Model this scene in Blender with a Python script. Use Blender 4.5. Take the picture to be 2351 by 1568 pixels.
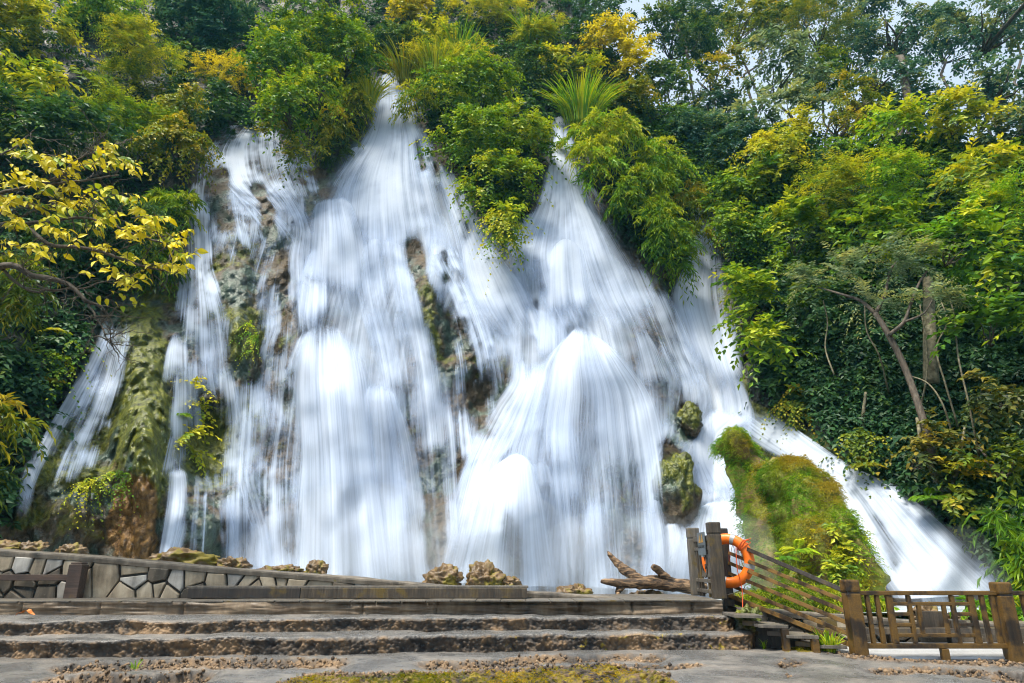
import bpy, bmesh, math, random
import numpy as np
from mathutils import Vector, Matrix

R = math.radians
sc = bpy.context.scene
for _o in list(bpy.data.objects):
    bpy.data.objects.remove(_o)

# ------------------------------------------------------------------ camera
PW, PH, FOC = 2351.0, 1568.0, 1567.0        # photograph measured in 2351 x 1568 units
PITCH = R(18.2)
CAM = np.array([0.0, 0.0, 1.0])
cam_d = bpy.data.cameras.new('camera')
cam_d.sensor_width = 36.0
cam_d.lens = FOC / PW * 36.0
cam_d.clip_start = 0.05
cam_d.clip_end = 2000.0
cam = bpy.data.objects.new('camera', cam_d)
sc.collection.objects.link(cam)
cam.location = CAM
cam.rotation_euler = (math.pi / 2 + PITCH, 0, 0)
sc.camera = cam

# ------------------------------------------------------------------ sky, sun, exposure
SUN_EL, SUN_AZ = R(67), R(-130)             # azimuth from +Y towards +X; the sun stands behind the left shoulder
world = bpy.data.worlds.new('World')
sc.world = world
world.use_nodes = True
wn = world.node_tree.nodes
wl = world.node_tree.links
wn.clear()
w_out = wn.new('ShaderNodeOutputWorld')
w_bg = wn.new('ShaderNodeBackground')
w_sky = wn.new('ShaderNodeTexSky')
w_sky.sky_type = 'NISHITA'
w_sky.sun_disc = False
w_sky.sun_elevation = SUN_EL
w_sky.sun_rotation = SUN_AZ
w_sky.altitude = 300
w_sky.air_density = 1.2
w_sky.dust_density = 4.0
w_sky.ozone_density = 1.5
w_bg.inputs['Strength'].default_value = 0.10
# thin bright overcast: the clear sky seen through an even veil of cloud with soft texture
w_tc = wn.new('ShaderNodeTexCoord'); w_no = wn.new('ShaderNodeTexNoise'); w_no.inputs['Scale'].default_value = 2.2; w_no.inputs['Detail'].default_value = 4
w_mr = wn.new('ShaderNodeMapRange'); w_mr.inputs[1].default_value = 0.3; w_mr.inputs[2].default_value = 0.7; w_mr.inputs[3].default_value = 0.72; w_mr.inputs[4].default_value = 0.96
w_mx = wn.new('ShaderNodeMix'); w_mx.data_type = 'RGBA'
w_mx.inputs[7].default_value = (4.6, 5.4, 6.4, 1)
wl.new(w_tc.outputs['Generated'], w_no.inputs['Vector']); wl.new(w_no.outputs[0], w_mr.inputs[0]); wl.new(w_mr.outputs[0], w_mx.inputs[0])
wl.new(w_sky.outputs[0], w_mx.inputs[6]); wl.new(w_mx.outputs[2], w_bg.inputs['Color'])
wl.new(w_bg.outputs[0], w_out.inputs['Surface'])

sun_d = bpy.data.lights.new('sun', 'SUN')
sun_d.energy = 4.4
sun_d.angle = R(22)
sun_d.color = (1.0, 0.93, 0.80)
sun = bpy.data.objects.new('sun', sun_d)
sc.collection.objects.link(sun)
_sd = Vector((math.sin(SUN_AZ) * math.cos(SUN_EL), math.cos(SUN_AZ) * math.cos(SUN_EL), math.sin(SUN_EL)))
sun.rotation_euler = _sd.to_track_quat('Z', 'Y').to_euler()
sun.location = (0, 0, 40)

vs = sc.view_settings
vs.view_transform = 'Standard'
vs.look = 'None'
vs.exposure = 0.86
vs.gamma = 1.0
vs.use_curve_mapping = False
sc.render.engine = 'CYCLES'
sc.cycles.max_bounces = 5
sc.cycles.diffuse_bounces = 1
sc.cycles.glossy_bounces = 2
sc.cycles.transmission_bounces = 3
sc.cycles.transparent_max_bounces = 16
sc.cycles.volume_bounces = 0
sc.cycles.filter_width = 1.1
sc.cycles.use_denoising = True
sc.cycles.use_adaptive_sampling = True
sc.cycles.adaptive_threshold = 0.03
sc.cycles.sample_clamp_indirect = 4.0

# ------------------------------------------------------------------ projection helpers
_FW = np.array([0, math.cos(PITCH), math.sin(PITCH)])
_UP = np.array([0, -math.sin(PITCH), math.cos(PITCH)])
def rays(u, v):
    u = np.asarray(u, float); v = np.asarray(v, float)
    a = (u - PW / 2) / FOC; b = (PH / 2 - v) / FOC
    d = np.zeros(np.broadcast(a, b).shape + (3,))
    d[..., 0] = a
    d[..., 1] = _FW[1] + b * _UP[1]
    d[..., 2] = _FW[2] + b * _UP[2]
    return d
def at_y(u, v, Y):
    d = rays(u, v)
    k = np.asarray(Y, float) / d[..., 1]
    return CAM + d * k[..., None]
def at_z(u, v, z):
    d = rays(u, v)
    k = (np.asarray(z, float) - CAM[2]) / d[..., 2]
    return CAM + d * k[..., None]
def px(Y, v=900):                            # metres per unit of the photograph at distance Y
    d = rays(PW / 2, v)
    return float(Y / d[1]) / FOC

# ------------------------------------------------------------------ noise (numpy)
def _hash(ix, iy, iz, seed):
    h = (ix.astype(np.int64) * 374761393 + iy.astype(np.int64) * 668265263 + iz.astype(np.int64) * 2147483647 + seed * 1274126177) & 0xFFFFFFFF
    h = ((h ^ (h >> 13)) * 1274126177) & 0xFFFFFFFF
    h = ((h ^ (h >> 16)) * 2246822519) & 0xFFFFFFFF
    return ((h ^ (h >> 15)) & 0xFFFFFF) / float(0xFFFFFF)
def vnoise(p, seed=0):
    p = np.asarray(p, float)
    i = np.floor(p); f = p - i
    f = f * f * f * (f * (f * 6 - 15) + 10)
    i = i.astype(np.int64)
    out = 0
    for dx in (0, 1):
        wx = f[..., 0] if dx else 1 - f[..., 0]
        for dy in (0, 1):
            wy = f[..., 1] if dy else 1 - f[..., 1]
            for dz in (0, 1):
                wz = f[..., 2] if dz else 1 - f[..., 2]
                out = out + wx * wy * wz * _hash(i[..., 0] + dx, i[..., 1] + dy, i[..., 2] + dz, seed)
    return out * 2 - 1
def fbm(p, octv=4, seed=0, gain=0.5):
    p = np.asarray(p, float)
    a, s, t = 1.0, 0, 0
    for k in range(octv):
        s = s + a * vnoise(p * (2 ** k), seed + k * 17); t += a; a *= gain
    return s / t
def worley(p, seed=0):
    p = np.asarray(p, float)
    i = np.floor(p).astype(np.int64); f = p - i
    best = np.full(p.shape[:-1], 9.0)
    for dx in (-1, 0, 1):
        for dy in (-1, 0, 1):
            for dz in (-1, 0, 1):
                cx, cy, cz = i[..., 0] + dx, i[..., 1] + dy, i[..., 2] + dz
                ox = dx + _hash(cx, cy, cz, seed) - f[..., 0]
                oy = dy + _hash(cx, cy, cz, seed + 5) - f[..., 1]
                oz = dz + _hash(cx, cy, cz, seed + 9) - f[..., 2]
                best = np.minimum(best, ox * ox + oy * oy + oz * oz)
    return np.sqrt(best)
def v3(x, y, z=0.0):
    x, y, z = np.broadcast_arrays(np.asarray(x, float), np.asarray(y, float), np.asarray(z, float))
    return np.stack([x, y, z], -1)
def norm(a):
    return a / np.maximum(np.linalg.norm(a, axis=-1, keepdims=True), 1e-9)
def sstep(a, b, x):
    t = np.clip((np.asarray(x, float) - a) / (b - a), 0, 1)
    return t * t * (3 - 2 * t)

# ------------------------------------------------------------------ objects
COL = sc.collection
def tag(o, label=None, cat=None, group=None, kind=None):
    if label: o['label'] = label
    if cat: o['category'] = cat
    if group: o['group'] = group
    if kind: o['kind'] = kind
    return o
def thing(name, label, cat, loc, group=None):
    o = bpy.data.objects.new(name, None)
    o.empty_display_size = 0.2
    COL.objects.link(o)
    o.location = tuple(float(c) for c in loc)
    return tag(o, label, cat, group)
WLOC = {}
def wloc(o):
    l = np.array(o.location[:])
    while o.parent is not None:
        o = o.parent; l = l + np.array(o.location[:])
    return l
def mesh_obj(name, V, Fc, mat, parent=None, origin=None, smooth=False, attrs=None, uv=None):
    """V world positions, Fc an (n,3) or (n,4) index array or a list of them"""
    V = np.asarray(V, np.float32).reshape(-1, 3)
    if not isinstance(Fc, list): Fc = [np.asarray(Fc)]
    if origin is None:
        origin = wloc(parent) if parent is not None else V.mean(0) * 0
    origin = np.asarray(origin, np.float32)
    me = bpy.data.meshes.new(name)
    me.vertices.add(len(V))
    me.vertices.foreach_set('co', (V - origin).ravel())
    loops = np.concatenate([f.ravel() for f in Fc]).astype(np.int32)
    sizes = np.concatenate([np.full(len(f), f.shape[1], np.int32) for f in Fc])
    me.loops.add(len(loops)); me.loops.foreach_set('vertex_index', loops)
    me.polygons.add(len(sizes))
    starts = np.concatenate([[0], np.cumsum(sizes)[:-1]]).astype(np.int32)
    me.polygons.foreach_set('loop_start', starts)
    me.polygons.foreach_set('loop_total', sizes)
    me.polygons.foreach_set('use_smooth', np.full(len(sizes), bool(smooth)))
    if uv is not None:
        l = me.uv_layers.new(name='flow')
        l.data.foreach_set('uv', np.asarray(uv, np.float32)[loops].ravel())
    for k, a in (attrs or {}).items():
        a = np.asarray(a, np.float32)
        if a.ndim == 1:
            at = me.attributes.new(k, 'FLOAT', 'POINT'); at.data.foreach_set('value', a)
        else:
            if a.shape[1] == 3: a = np.concatenate([a, np.ones((len(a), 1), np.float32)], 1)
            at = me.attributes.new(k, 'FLOAT_COLOR', 'POINT'); at.data.foreach_set('color', a.ravel())
    me.update(calc_edges=True)
    if mat is not None: me.materials.append(mat)
    o = bpy.data.objects.new(name, me)
    COL.objects.link(o)
    if parent is not None:
        o.parent = parent
        o.location = tuple(float(c) for c in (origin - wloc(parent)))
    else:
        o.location = tuple(float(c) for c in origin)
    return o
def grid_faces(nr, nc, wrap=False):
    r = np.arange(nr - 1)[:, None]; c = np.arange(nc if wrap else nc - 1)[None, :]
    c2 = (c + 1) % nc
    return np.stack([r * nc + c, r * nc + c2, (r + 1) * nc + c2, (r + 1) * nc + c], -1).reshape(-1, 4)
def tube(pts, rad, seg=7):
    pts = np.asarray(pts, float); n = len(pts)
    rad = np.broadcast_to(np.asarray(rad, float), (n,))
    t = norm(np.gradient(pts, axis=0))
    ref = np.array([0.31, 0.17, 0.93]) if abs(t[:, 2]).mean() < 0.8 else np.array([0.93, 0.3, 0.1])
    s = norm(np.cross(t, ref)); b = np.cross(t, s)
    a = np.linspace(0, 2 * np.pi, seg, endpoint=False)
    V = pts[:, None] + rad[:, None, None] * (np.cos(a)[None, :, None] * s[:, None] + np.sin(a)[None, :, None] * b[:, None])
    V = V.reshape(-1, 3)
    Fq = grid_faces(n, seg, True)
    k = len(V)
    V = np.vstack([V, pts[:1], pts[-1:]])
    j = np.arange(seg); j2 = (j + 1) % seg
    cap = np.concatenate([np.stack([np.full(seg, k), j2, j], -1), np.stack([np.full(seg, k + 1), (n - 1) * seg + j, (n - 1) * seg + j2], -1)])
    return V, Fq, cap
def merge(parts):
    Vs, Qs, Ts, off = [], [], [], 0
    for V, Q, T in parts:
        Vs.append(V)
        if Q is not None and len(Q): Qs.append(Q + off)
        if T is not None and len(T): Ts.append(T + off)
        off += len(V)
    Fs = []
    if Qs: Fs.append(np.concatenate(Qs))
    if Ts: Fs.append(np.concatenate(Ts))
    return np.vstack(Vs), Fs
def smooth_poly(pts, n):
    """Catmull-Rom resample"""
    p = np.asarray(pts, float)
    q = np.vstack([2 * p[0] - p[1], p, 2 * p[-1] - p[-2]])
    m = len(p) - 1
    t = np.linspace(0, m - 1e-6, n)
    i = t.astype(int); f = (t - i)[:, None]
    a, b, c, d = q[i], q[i + 1], q[i + 2], q[i + 3]
    return 0.5 * ((2 * b) + (c - a) * f + (2 * a - 5 * b + 4 * c - d) * f ** 2 + (3 * b - a - 3 * c + d) * f ** 3)

# ------------------------------------------------------------------ materials
def new_mat(name):
    m = bpy.data.materials.new(name); m.use_nodes = True
    nt = m.node_tree; nt.nodes.clear()
    return m, nt, nt.nodes, nt.links
class NB:
    """small node-graph helper"""
    def __init__(s, name):
        s.m, s.nt, s.n, s.l = new_mat(name)
        s.out = s.n.new('ShaderNodeOutputMaterial')
    def node(s, t, **kw):
        x = s.n.new(t)
        for k, v in kw.items(): setattr(x, k, v)
        return x
    def link(s, a, b): s.l.new(a, b)
    def val(s, x, inp):
        if hasattr(x, 'links') or isinstance(x, bpy.types.NodeSocket): s.l.new(x, inp)
        else: inp.default_value = x
    def math(s, op, a, b=0.0, c=None, clamp=False):
        x = s.node('ShaderNodeMath', operation=op, use_clamp=clamp)
        s.val(a, x.inputs[0]); s.val(b, x.inputs[1])
        if c is not None: s.val(c, x.inputs[2])
        return x.outputs[0]
    def coord(s, kind='Object'):
        return s.node('ShaderNodeTexCoord').outputs[kind]
    def mapping(s, vec, scale=(1, 1, 1), loc=(0, 0, 0)):
        x = s.node('ShaderNodeMapping'); s.link(vec, x.inputs[0])
        x.inputs['Scale'].default_value = scale; x.inputs['Location'].default_value = loc
        return x.outputs[0]
    def noise(s, vec, scale, detail=4, rough=0.55, dist=0.0, out=0):
        x = s.node('ShaderNodeTexNoise'); s.link(vec, x.inputs['Vector'])
        x.inputs['Scale'].default_value = scale; x.inputs['Detail'].default_value = detail
        x.inputs['Roughness'].default_value = rough; x.inputs['Distortion'].default_value = dist
        return x.outputs[out]
    def voronoi(s, vec, scale, feature='F1'):
        x = s.node('ShaderNodeTexVoronoi', feature=feature); s.link(vec, x.inputs['Vector'])
        x.inputs['Scale'].default_value = scale
        return x.outputs['Distance']
    def ramp(s, fac, stops, interp='LINEAR'):
        x = s.node('ShaderNodeValToRGB'); s.link(fac, x.inputs[0])
        r = x.color_ramp; r.interpolation = interp
        while len(r.elements) < len(stops): r.elements.new(0.5)
        for e, (p, c) in zip(r.elements, stops):
            e.position = p; e.color = (c if hasattr(c, '__len__') else (c, c, c)) + ((1,) if not hasattr(c, '__len__') or len(c) == 3 else ())
        return x.outputs[0]
    def maprange(s, x, a, b, c=0.0, d=1.0, smooth=True):
        n = s.node('ShaderNodeMapRange', interpolation_type='SMOOTHSTEP' if smooth else 'LINEAR')
        s.val(x, n.inputs[0])
        for k, q in zip((1, 2, 3, 4), (a, b, c, d)): n.inputs[k].default_value = q
        return n.outputs[0]
    def mix(s, f, a, b, mode='MIX'):
        x = s.node('ShaderNodeMix', data_type='RGBA', blend_type=mode)
        s.val(f, x.inputs[0])
        for q, i in ((a, 6), (b, 7)):
            if isinstance(q, tuple): x.inputs[i].default_value = q + (1,) if len(q) == 3 else q
            else: s.link(q, x.inputs[i])
        return x.outputs[2]
    def attr(s, name, out='Fac'):
        return s.node('ShaderNodeAttribute', attribute_name=name).outputs[out]
    def bump(s, h, strength=0.4, dist=0.02, normal=None):
        x = s.node('ShaderNodeBump'); s.link(h, x.inputs['Height'])
        x.inputs['Strength'].default_value = strength; x.inputs['Distance'].default_value = dist
        if normal is not None: s.link(normal, x.inputs['Normal'])
        return x.outputs[0]
    def bsdf(s, color, rough=0.6, normal=None, spec=0.5, metal=0.0):
        x = s.node('ShaderNodeBsdfPrincipled')
        if isinstance(color, tuple): x.inputs['Base Color'].default_value = color + (1,)
        else: s.link(color, x.inputs['Base Color'])
        s.val(rough, x.inputs['Roughness']); x.inputs['Specular IOR Level'].default_value = spec
        x.inputs['Metallic'].default_value = metal
        if normal is not None: s.link(normal, x.inputs['Normal'])
        return x
    def done(s, shader):
        s.link(shader, s.out.inputs['Surface']); return s.m

def leaf_material(name, trans=0.30, rough=0.45, spec=0.22):
    b = NB(name)
    c = b.attr('col', 'Color')
    p = b.bsdf(c, rough, spec=spec)
    t = b.node('ShaderNodeBsdfTranslucent')
    cc = b.mix(1.0, c, (1.25, 1.15, 0.5), 'MULTIPLY')
    b.link(cc, t.inputs[0])
    mx = b.node('ShaderNodeMixShader'); mx.inputs[0].default_value = trans
    b.link(p.outputs[0], mx.inputs[1]); b.link(t.outputs[0], mx.inputs[2])
    return b.done(mx.outputs[0])
M_LEAF = leaf_material('leaf')

def bark_material():
    b = NB('bark')
    v = b.coord('Object')
    n = b.noise(b.mapping(v, (6, 6, 1.5)), 3.0, 5)
    c = b.ramp(n, [(0.3, (0.035, 0.027, 0.02)), (0.55, (0.09, 0.07, 0.05)), (0.75, (0.17, 0.15, 0.12))])
    return b.done(b.bsdf(c, 0.8, b.bump(n, 0.6, 0.03)).outputs[0])
M_BARK = bark_material()

def cliff_material():
    b = NB('cliff_rock')
    v = b.coord('Object')
    n1 = b.noise(v, 0.9, 3, 0.6)
    n2 = b.noise(v, 6.0, 3, 0.7)
    base = b.ramp(b.math('ADD', b.math('MULTIPLY', n1, 0.6), b.math('MULTIPLY', n2, 0.4)),
                  [(0.36, (0.014, 0.011, 0.008)), (0.47, (0.034, 0.025, 0.014)), (0.57, (0.085, 0.057, 0.027)), (0.70, (0.09, 0.075, 0.052))])
    moss = b.ramp(n2, [(0.3, (0.016, 0.020, 0.003)), (0.5, (0.075, 0.092, 0.006)), (0.7, (0.19, 0.185, 0.010))])
    blue = b.ramp(n2, [(0.35, (0.03, 0.06, 0.045)), (0.65, (0.10, 0.17, 0.13))])
    mk = b.math('ADD', b.attr('moss'), b.math('MULTIPLY', b.math('SUBTRACT', n1, 0.5), 1.4))
    c = b.mix(b.maprange(n1, 0.52, 0.40, 0, 0.6), base, blue)
    c = b.mix(b.maprange(mk, 0.45, 0.62), c, moss)
    och = b.ramp(n2, [(0.32, (0.03, 0.015, 0.005)), (0.5, (0.13, 0.065, 0.015)), (0.68, (0.24, 0.135, 0.036))])
    c = b.mix(b.maprange(b.math('ADD', b.attr('ochre'), b.math('MULTIPLY', b.math('SUBTRACT', n1, 0.5), 1.2)), 0.45, 0.6), c, och)
    c = b.mix(b.attr('soil_shade'), c, b.ramp(n2, [(0.35, (0.004, 0.007, 0.004)), (0.65, (0.014, 0.018, 0.007))]))  # soil blackened so the shade between the crowns is painted in
    nb = b.bump(n2, 0.8, 0.12)
    return b.done(b.bsdf(c, b.maprange(n1, 0.3, 0.7, 0.35, 0.75), nb, 0.5).outputs[0])
M_CLIFF = cliff_material()

def soil_material():
    b = NB('dark_soil')
    v = b.coord('Object')
    n = b.noise(v, 1.5, 6, 0.65)
    c = b.ramp(n, [(0.3, (0.012, 0.016, 0.008)), (0.6, (0.03, 0.035, 0.012)), (0.8, (0.05, 0.04, 0.02))])
    return b.done(b.bsdf(c, 0.9, b.bump(n, 0.8, 0.1)).outputs[0])
M_SOIL = soil_material()

def water_material(name):
    """falling water: white, carried by strands that follow the flow coordinates; thin water is bluer than foam"""
    b = NB(name)
    uvn = b.node('ShaderNodeUVMap', uv_map='flow').outputs[0]
    dens = b.attr('dens'); sd = b.attr('seed')
    cv = b.node('ShaderNodeCombineXYZ'); b.link(sd, cv.inputs[2])
    def streak(sx, sy, detail=3, rough=0.55, dist=0.0):
        m = b.mapping(uvn, (sx, sy, 1))
        ad = b.node('ShaderNodeVectorMath', operation='ADD'); b.link(m, ad.inputs[0]); b.link(cv.outputs[0], ad.inputs[1])
        return b.noise(ad.outputs[0], 1.0, detail, rough, dist)
    s2 = streak(8.0, 0.11, 2, 0.6)
    s3 = streak(30.0, 0.20, 1, 0.5)
    n = b.math('ADD', b.math('MULTIPLY', s2, 0.42), b.math('MULTIPLY', s3, 0.22))
    n = b.math('ADD', n, b.attr('lump'))                    # broad strands and the breaking over lumps, held per vertex
    nn = b.math('MULTIPLY', b.math('SUBTRACT', n, 0.5), b.attr('sharp'))
    a = b.math('ADD', b.math('SUBTRACT', b.math('MULTIPLY', dens, 1.35), 0.22), nn)
    alpha = b.maprange(a, -0.05, 1.20, 0.0, 0.95)
    tint = b.mix(b.maprange(b.math('ADD', b.math('MULTIPLY', n, 0.6), b.math('MULTIPLY', dens, 0.45)), 0.38, 0.85), (0.54, 0.66, 0.88), (0.74, 0.81, 0.92))
    dif = b.node('ShaderNodeBsdfDiffuse')
    b.link(tint, dif.inputs[0])
    b.link(b.bump(s2, 0.12, 0.10), dif.inputs['Normal'])
    tr = b.node('ShaderNodeBsdfTranslucent'); b.link(tint, tr.inputs[0])
    mx = b.node('ShaderNodeMixShader'); mx.inputs[0].default_value = 0.3
    b.link(dif.outputs[0], mx.inputs[1]); b.link(tr.outputs[0], mx.inputs[2])
    tp = b.node('ShaderNodeBsdfTransparent')
    m2 = b.node('ShaderNodeMixShader')
    b.link(alpha, m2.inputs[0]); b.link(tp.outputs[0], m2.inputs[1]); b.link(mx.outputs[0], m2.inputs[2])
    return b.done(m2.outputs[0])
M_WATER = water_material('falling_water')

def pool_material():
    b = NB('pool_water')
    v = b.coord('Object')
    n = b.noise(v, 2.0, 4)
    c = b.ramp(n, [(0.35, (0.30, 0.38, 0.42)), (0.7, (0.75, 0.82, 0.88))])
    return b.done(b.bsdf(c, 0.25, b.bump(n, 0.3, 0.05)).outputs[0])
M_POOL = pool_material()

def travertine_material():
    """wet grey film on the treads, tan lumpy tufa where it is broken, moss by attribute"""
    b = NB('travertine')
    v = b.coord('Object')
    n1 = b.noise(v, 1.6, 5, 0.6, 0.3); n2 = b.noise(v, 9.0, 6, 0.65); n3 = b.noise(v, 55.0, 3, 0.7)
    grey = b.ramp(b.math('ADD', b.math('MULTIPLY', n1, 0.5), b.math('MULTIPLY', n2, 0.5)),
                  [(0.35, (0.06, 0.06, 0.062)), (0.52, (0.125, 0.125, 0.125)), (0.68, (0.22, 0.21, 0.195))])
    warm = b.ramp(n1, [(0.45, (0, 0, 0)), (0.7, (1, 1, 1))])
    grey = b.mix(b.math('MULTIPLY', warm, 0.18), grey, (0.26, 0.17, 0.09))
    # knobs carry pale crust, crevice shade is painted into the pits between them
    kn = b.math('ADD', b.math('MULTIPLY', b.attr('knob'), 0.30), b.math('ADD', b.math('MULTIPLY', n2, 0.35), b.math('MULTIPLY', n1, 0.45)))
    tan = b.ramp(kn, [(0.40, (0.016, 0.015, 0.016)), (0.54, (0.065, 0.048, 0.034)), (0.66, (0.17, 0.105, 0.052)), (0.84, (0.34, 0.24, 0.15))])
    spk = b.noise(v, 150.0, 1, 0.5)
    grey = b.mix(b.maprange(spk, 0.56, 0.66, 0, 0.5), grey, (0.45, 0.44, 0.42))
    grey = b.mix(b.maprange(spk, 0.44, 0.34, 0, 0.6), grey, (0.05, 0.045, 0.04))
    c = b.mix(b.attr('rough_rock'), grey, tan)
    moss = b.ramp(n2, [(0.34, (0.018, 0.016, 0.003)), (0.5, (0.085, 0.065, 0.006)), (0.68, (0.26, 0.19, 0.012))])
    mk = b.math('ADD', b.attr('moss'), b.math('MULTIPLY', b.math('SUBTRACT', n2, 0.5), 1.6))
    c = b.mix(b.maprange(mk, 0.5, 0.65), c, moss)
    h = b.math('ADD', b.math('MULTIPLY', n2, 0.5), b.math('MULTIPLY', n3, 0.5))
    wet = b.maprange(n1, 0.4, 0.62, 0.16, 0.5)
    ro = b.node('ShaderNodeMix', data_type='FLOAT')
    b.link(b.attr('rough_rock'), ro.inputs[0]); b.link(wet, ro.inputs[2]); ro.inputs[3].default_value = 0.75
    return b.done(b.bsdf(c, ro.outputs[0], b.bump(h, 0.8, 0.02), 0.5).outputs[0])
M_TRAV = travertine_material()

def wood_material(name, dark, mid, light, algae=0.35, algae_col=(0.10, 0.065, 0.006), rough=0.5, grain=(14, 14, 1.2)):
    b = NB(name)
    v = b.coord('Object')
    g = b.noise(b.mapping(v, grain), 2.2, 6, 0.65, 0.4)
    n = b.noise(v, 4.0, 5, 0.6)
    f = b.noise(v, 60.0, 3, 0.6)
    c = b.ramp(b.math('ADD', b.math('MULTIPLY', g, 0.6), b.math('MULTIPLY', n, 0.4)), [(0.33, dark), (0.5, mid), (0.68, light)])
    c = b.mix(b.maprange(n, 0.62 - algae * 0.35, 0.78 - algae * 0.35, 0, 0.85), c, b.mix(f, (algae_col[0] * .5, algae_col[1] * .5, algae_col[2] * .5), (algae_col[0] * 1.6, algae_col[1] * 1.6, algae_col[2] * 1.6)))
    h = b.math('ADD', b.math('MULTIPLY', g, 0.6), b.math('MULTIPLY', f, 0.4))
    return b.done(b.bsdf(c, b.maprange(n, 0.35, 0.65, rough - 0.12, rough + 0.22), b.bump(h, 0.55, 0.012), 0.5).outputs[0])
M_WOOD = wood_material('weathered_wood', (0.016, 0.013, 0.010), (0.052, 0.039, 0.026), (0.12, 0.092, 0.060), 0.3)
M_WOOD_G = wood_material('grey_wood', (0.04, 0.036, 0.032), (0.10, 0.088, 0.072), (0.19, 0.165, 0.13), 0.12)
M_WOOD_B = wood_material('algae_wood', (0.010, 0.006, 0.003), (0.032, 0.018, 0.007), (0.08, 0.046, 0.015), 0.6, (0.13, 0.068, 0.009))
M_WOOD_D = wood_material('dark_wood', (0.010, 0.008, 0.007), (0.028, 0.022, 0.018), (0.06, 0.045, 0.032), 0.1)
M_WOOD_R = wood_material('red_brown_wood', (0.022, 0.014, 0.011), (0.06, 0.036, 0.026), (0.11, 0.07, 0.05), 0.1, grain=(1.2, 14, 14))

def concrete_material(name, a, c_, d, moss=0.0):
    b = NB(name)
    v = b.coord('Object')
    n1 = b.noise(v, 2.2, 6, 0.62, 0.3); n2 = b.noise(v, 18.0, 5, 0.65)
    st = b.noise(b.mapping(v, (7, 7, 0.8)), 1.0, 4, 0.6)
    c = b.ramp(b.math('ADD', b.math('MULTIPLY', n1, 0.55), b.math('MULTIPLY', st, 0.45)), [(0.34, a), (0.5, c_), (0.66, d)])
    c = b.mix(b.maprange(n2, 0.55, 0.75, 0, 0.45), c, (0.30, 0.25, 0.18))
    if moss:
        c = b.mix(b.maprange(n1, 0.74 - moss * 0.3, 0.84 - moss * 0.3), c, b.mix(n2, (0.04, 0.04, 0.005), (0.26, 0.20, 0.012)))
    return b.done(b.bsdf(c, b.maprange(n1, 0.35, 0.65, 0.4, 0.75), b.bump(n2, 0.5, 0.012), 0.45).outputs[0])
M_STONE = concrete_material('wall_stone', (0.10, 0.09, 0.08), (0.34, 0.32, 0.285), (0.54, 0.52, 0.48))
M_STONE_W = concrete_material('wall_stone_warm', (0.09, 0.072, 0.05), (0.30, 0.245, 0.17), (0.50, 0.43, 0.32))
M_STONE_D = concrete_material('wall_stone_dark', (0.025, 0.021, 0.016), (0.075, 0.062, 0.045), (0.16, 0.13, 0.095))
M_COPE = concrete_material('coping_concrete', (0.035, 0.03, 0.025), (0.12, 0.10, 0.075), (0.24, 0.205, 0.165), 0.35)
M_KERB = concrete_material('kerb_rock', (0.035, 0.024, 0.015), (0.14, 0.098, 0.06), (0.27, 0.205, 0.135))
M_MORTAR = concrete_material('dark_mortar', (0.008, 0.007, 0.006), (0.02, 0.017, 0.014), (0.04, 0.033, 0.026))
M_TUFA = concrete_material('tufa_rock', (0.035, 0.022, 0.010), (0.14, 0.085, 0.035), (0.27, 0.18, 0.09), 0.85)

# ------------------------------------------------------------------ the macro shape of the falls' cliff
_AU = [-900, -300, 0, 250, 600, 1200, 1500, 1640, 1750, 1950, 2351, 2800, 3300]
_AA = [11.0, 12.6, 13.8, 15.2, 16.6, 16.8, 17.6, 18.4, 17.2, 15.2, 13.2, 12.0, 11.0]
BUMPS = [  # u, v, su, sv, metres towards the viewer
    (1180, 1160, 105, 130, 1.0), (1340, 860, 140, 130, .7), (770, 530, 70, 70, .5), (750, 890, 90, 190, .6),
    (870, 980, 70, 140, .6), (1650, 1230, 110, 90, .8), (1558, 1110, 46, 70, 1.3), (570, 510, 85, 105, .9),
    (555, 740, 45, 110, 1.2), (325, 1000, 60, 240, 1.5), (160, 1160, 110, 150, .8), (470, 720, 60, 100, .6),
    (460, 1200, 80, 80, .9), (985, 700, 36, 110, .8), (1110, 930, 60, 90, -1.2), (480, 1010, 60, 100, -1.1),
    (1150, 520, 60, 130, .5), (1230, 620, 60, 80, .7), (1000, 400, 45, 60, .5), (650, 1000, 60, 200, -.4), (1400, 1150, 80, 140, .3)]
def cliff_Y(u, v):
    u = np.asarray(u, float); v = np.asarray(v, float)
    a = np.interp(u, _AU, _AA)
    d = rays(u, v); k = d[..., 2] / d[..., 1]
    b = 0.44
    Y = (a + b * 0.5) / (1 - b * np.minimum(k, 1.6))
    r = 0
    for (bu, bv, su, sv, h) in BUMPS:
        r = r + h * np.exp(-((u - bu) / su) ** 2 - ((v - bv) / sv) ** 2)
    r = r + 0.9 * fbm(v3(u / 190, v / 260, 3.3), 3, 4)
    return Y - r
def on_cliff(u, v, off=0.0):
    return at_y(u, v, cliff_Y(u, v) - off)

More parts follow.
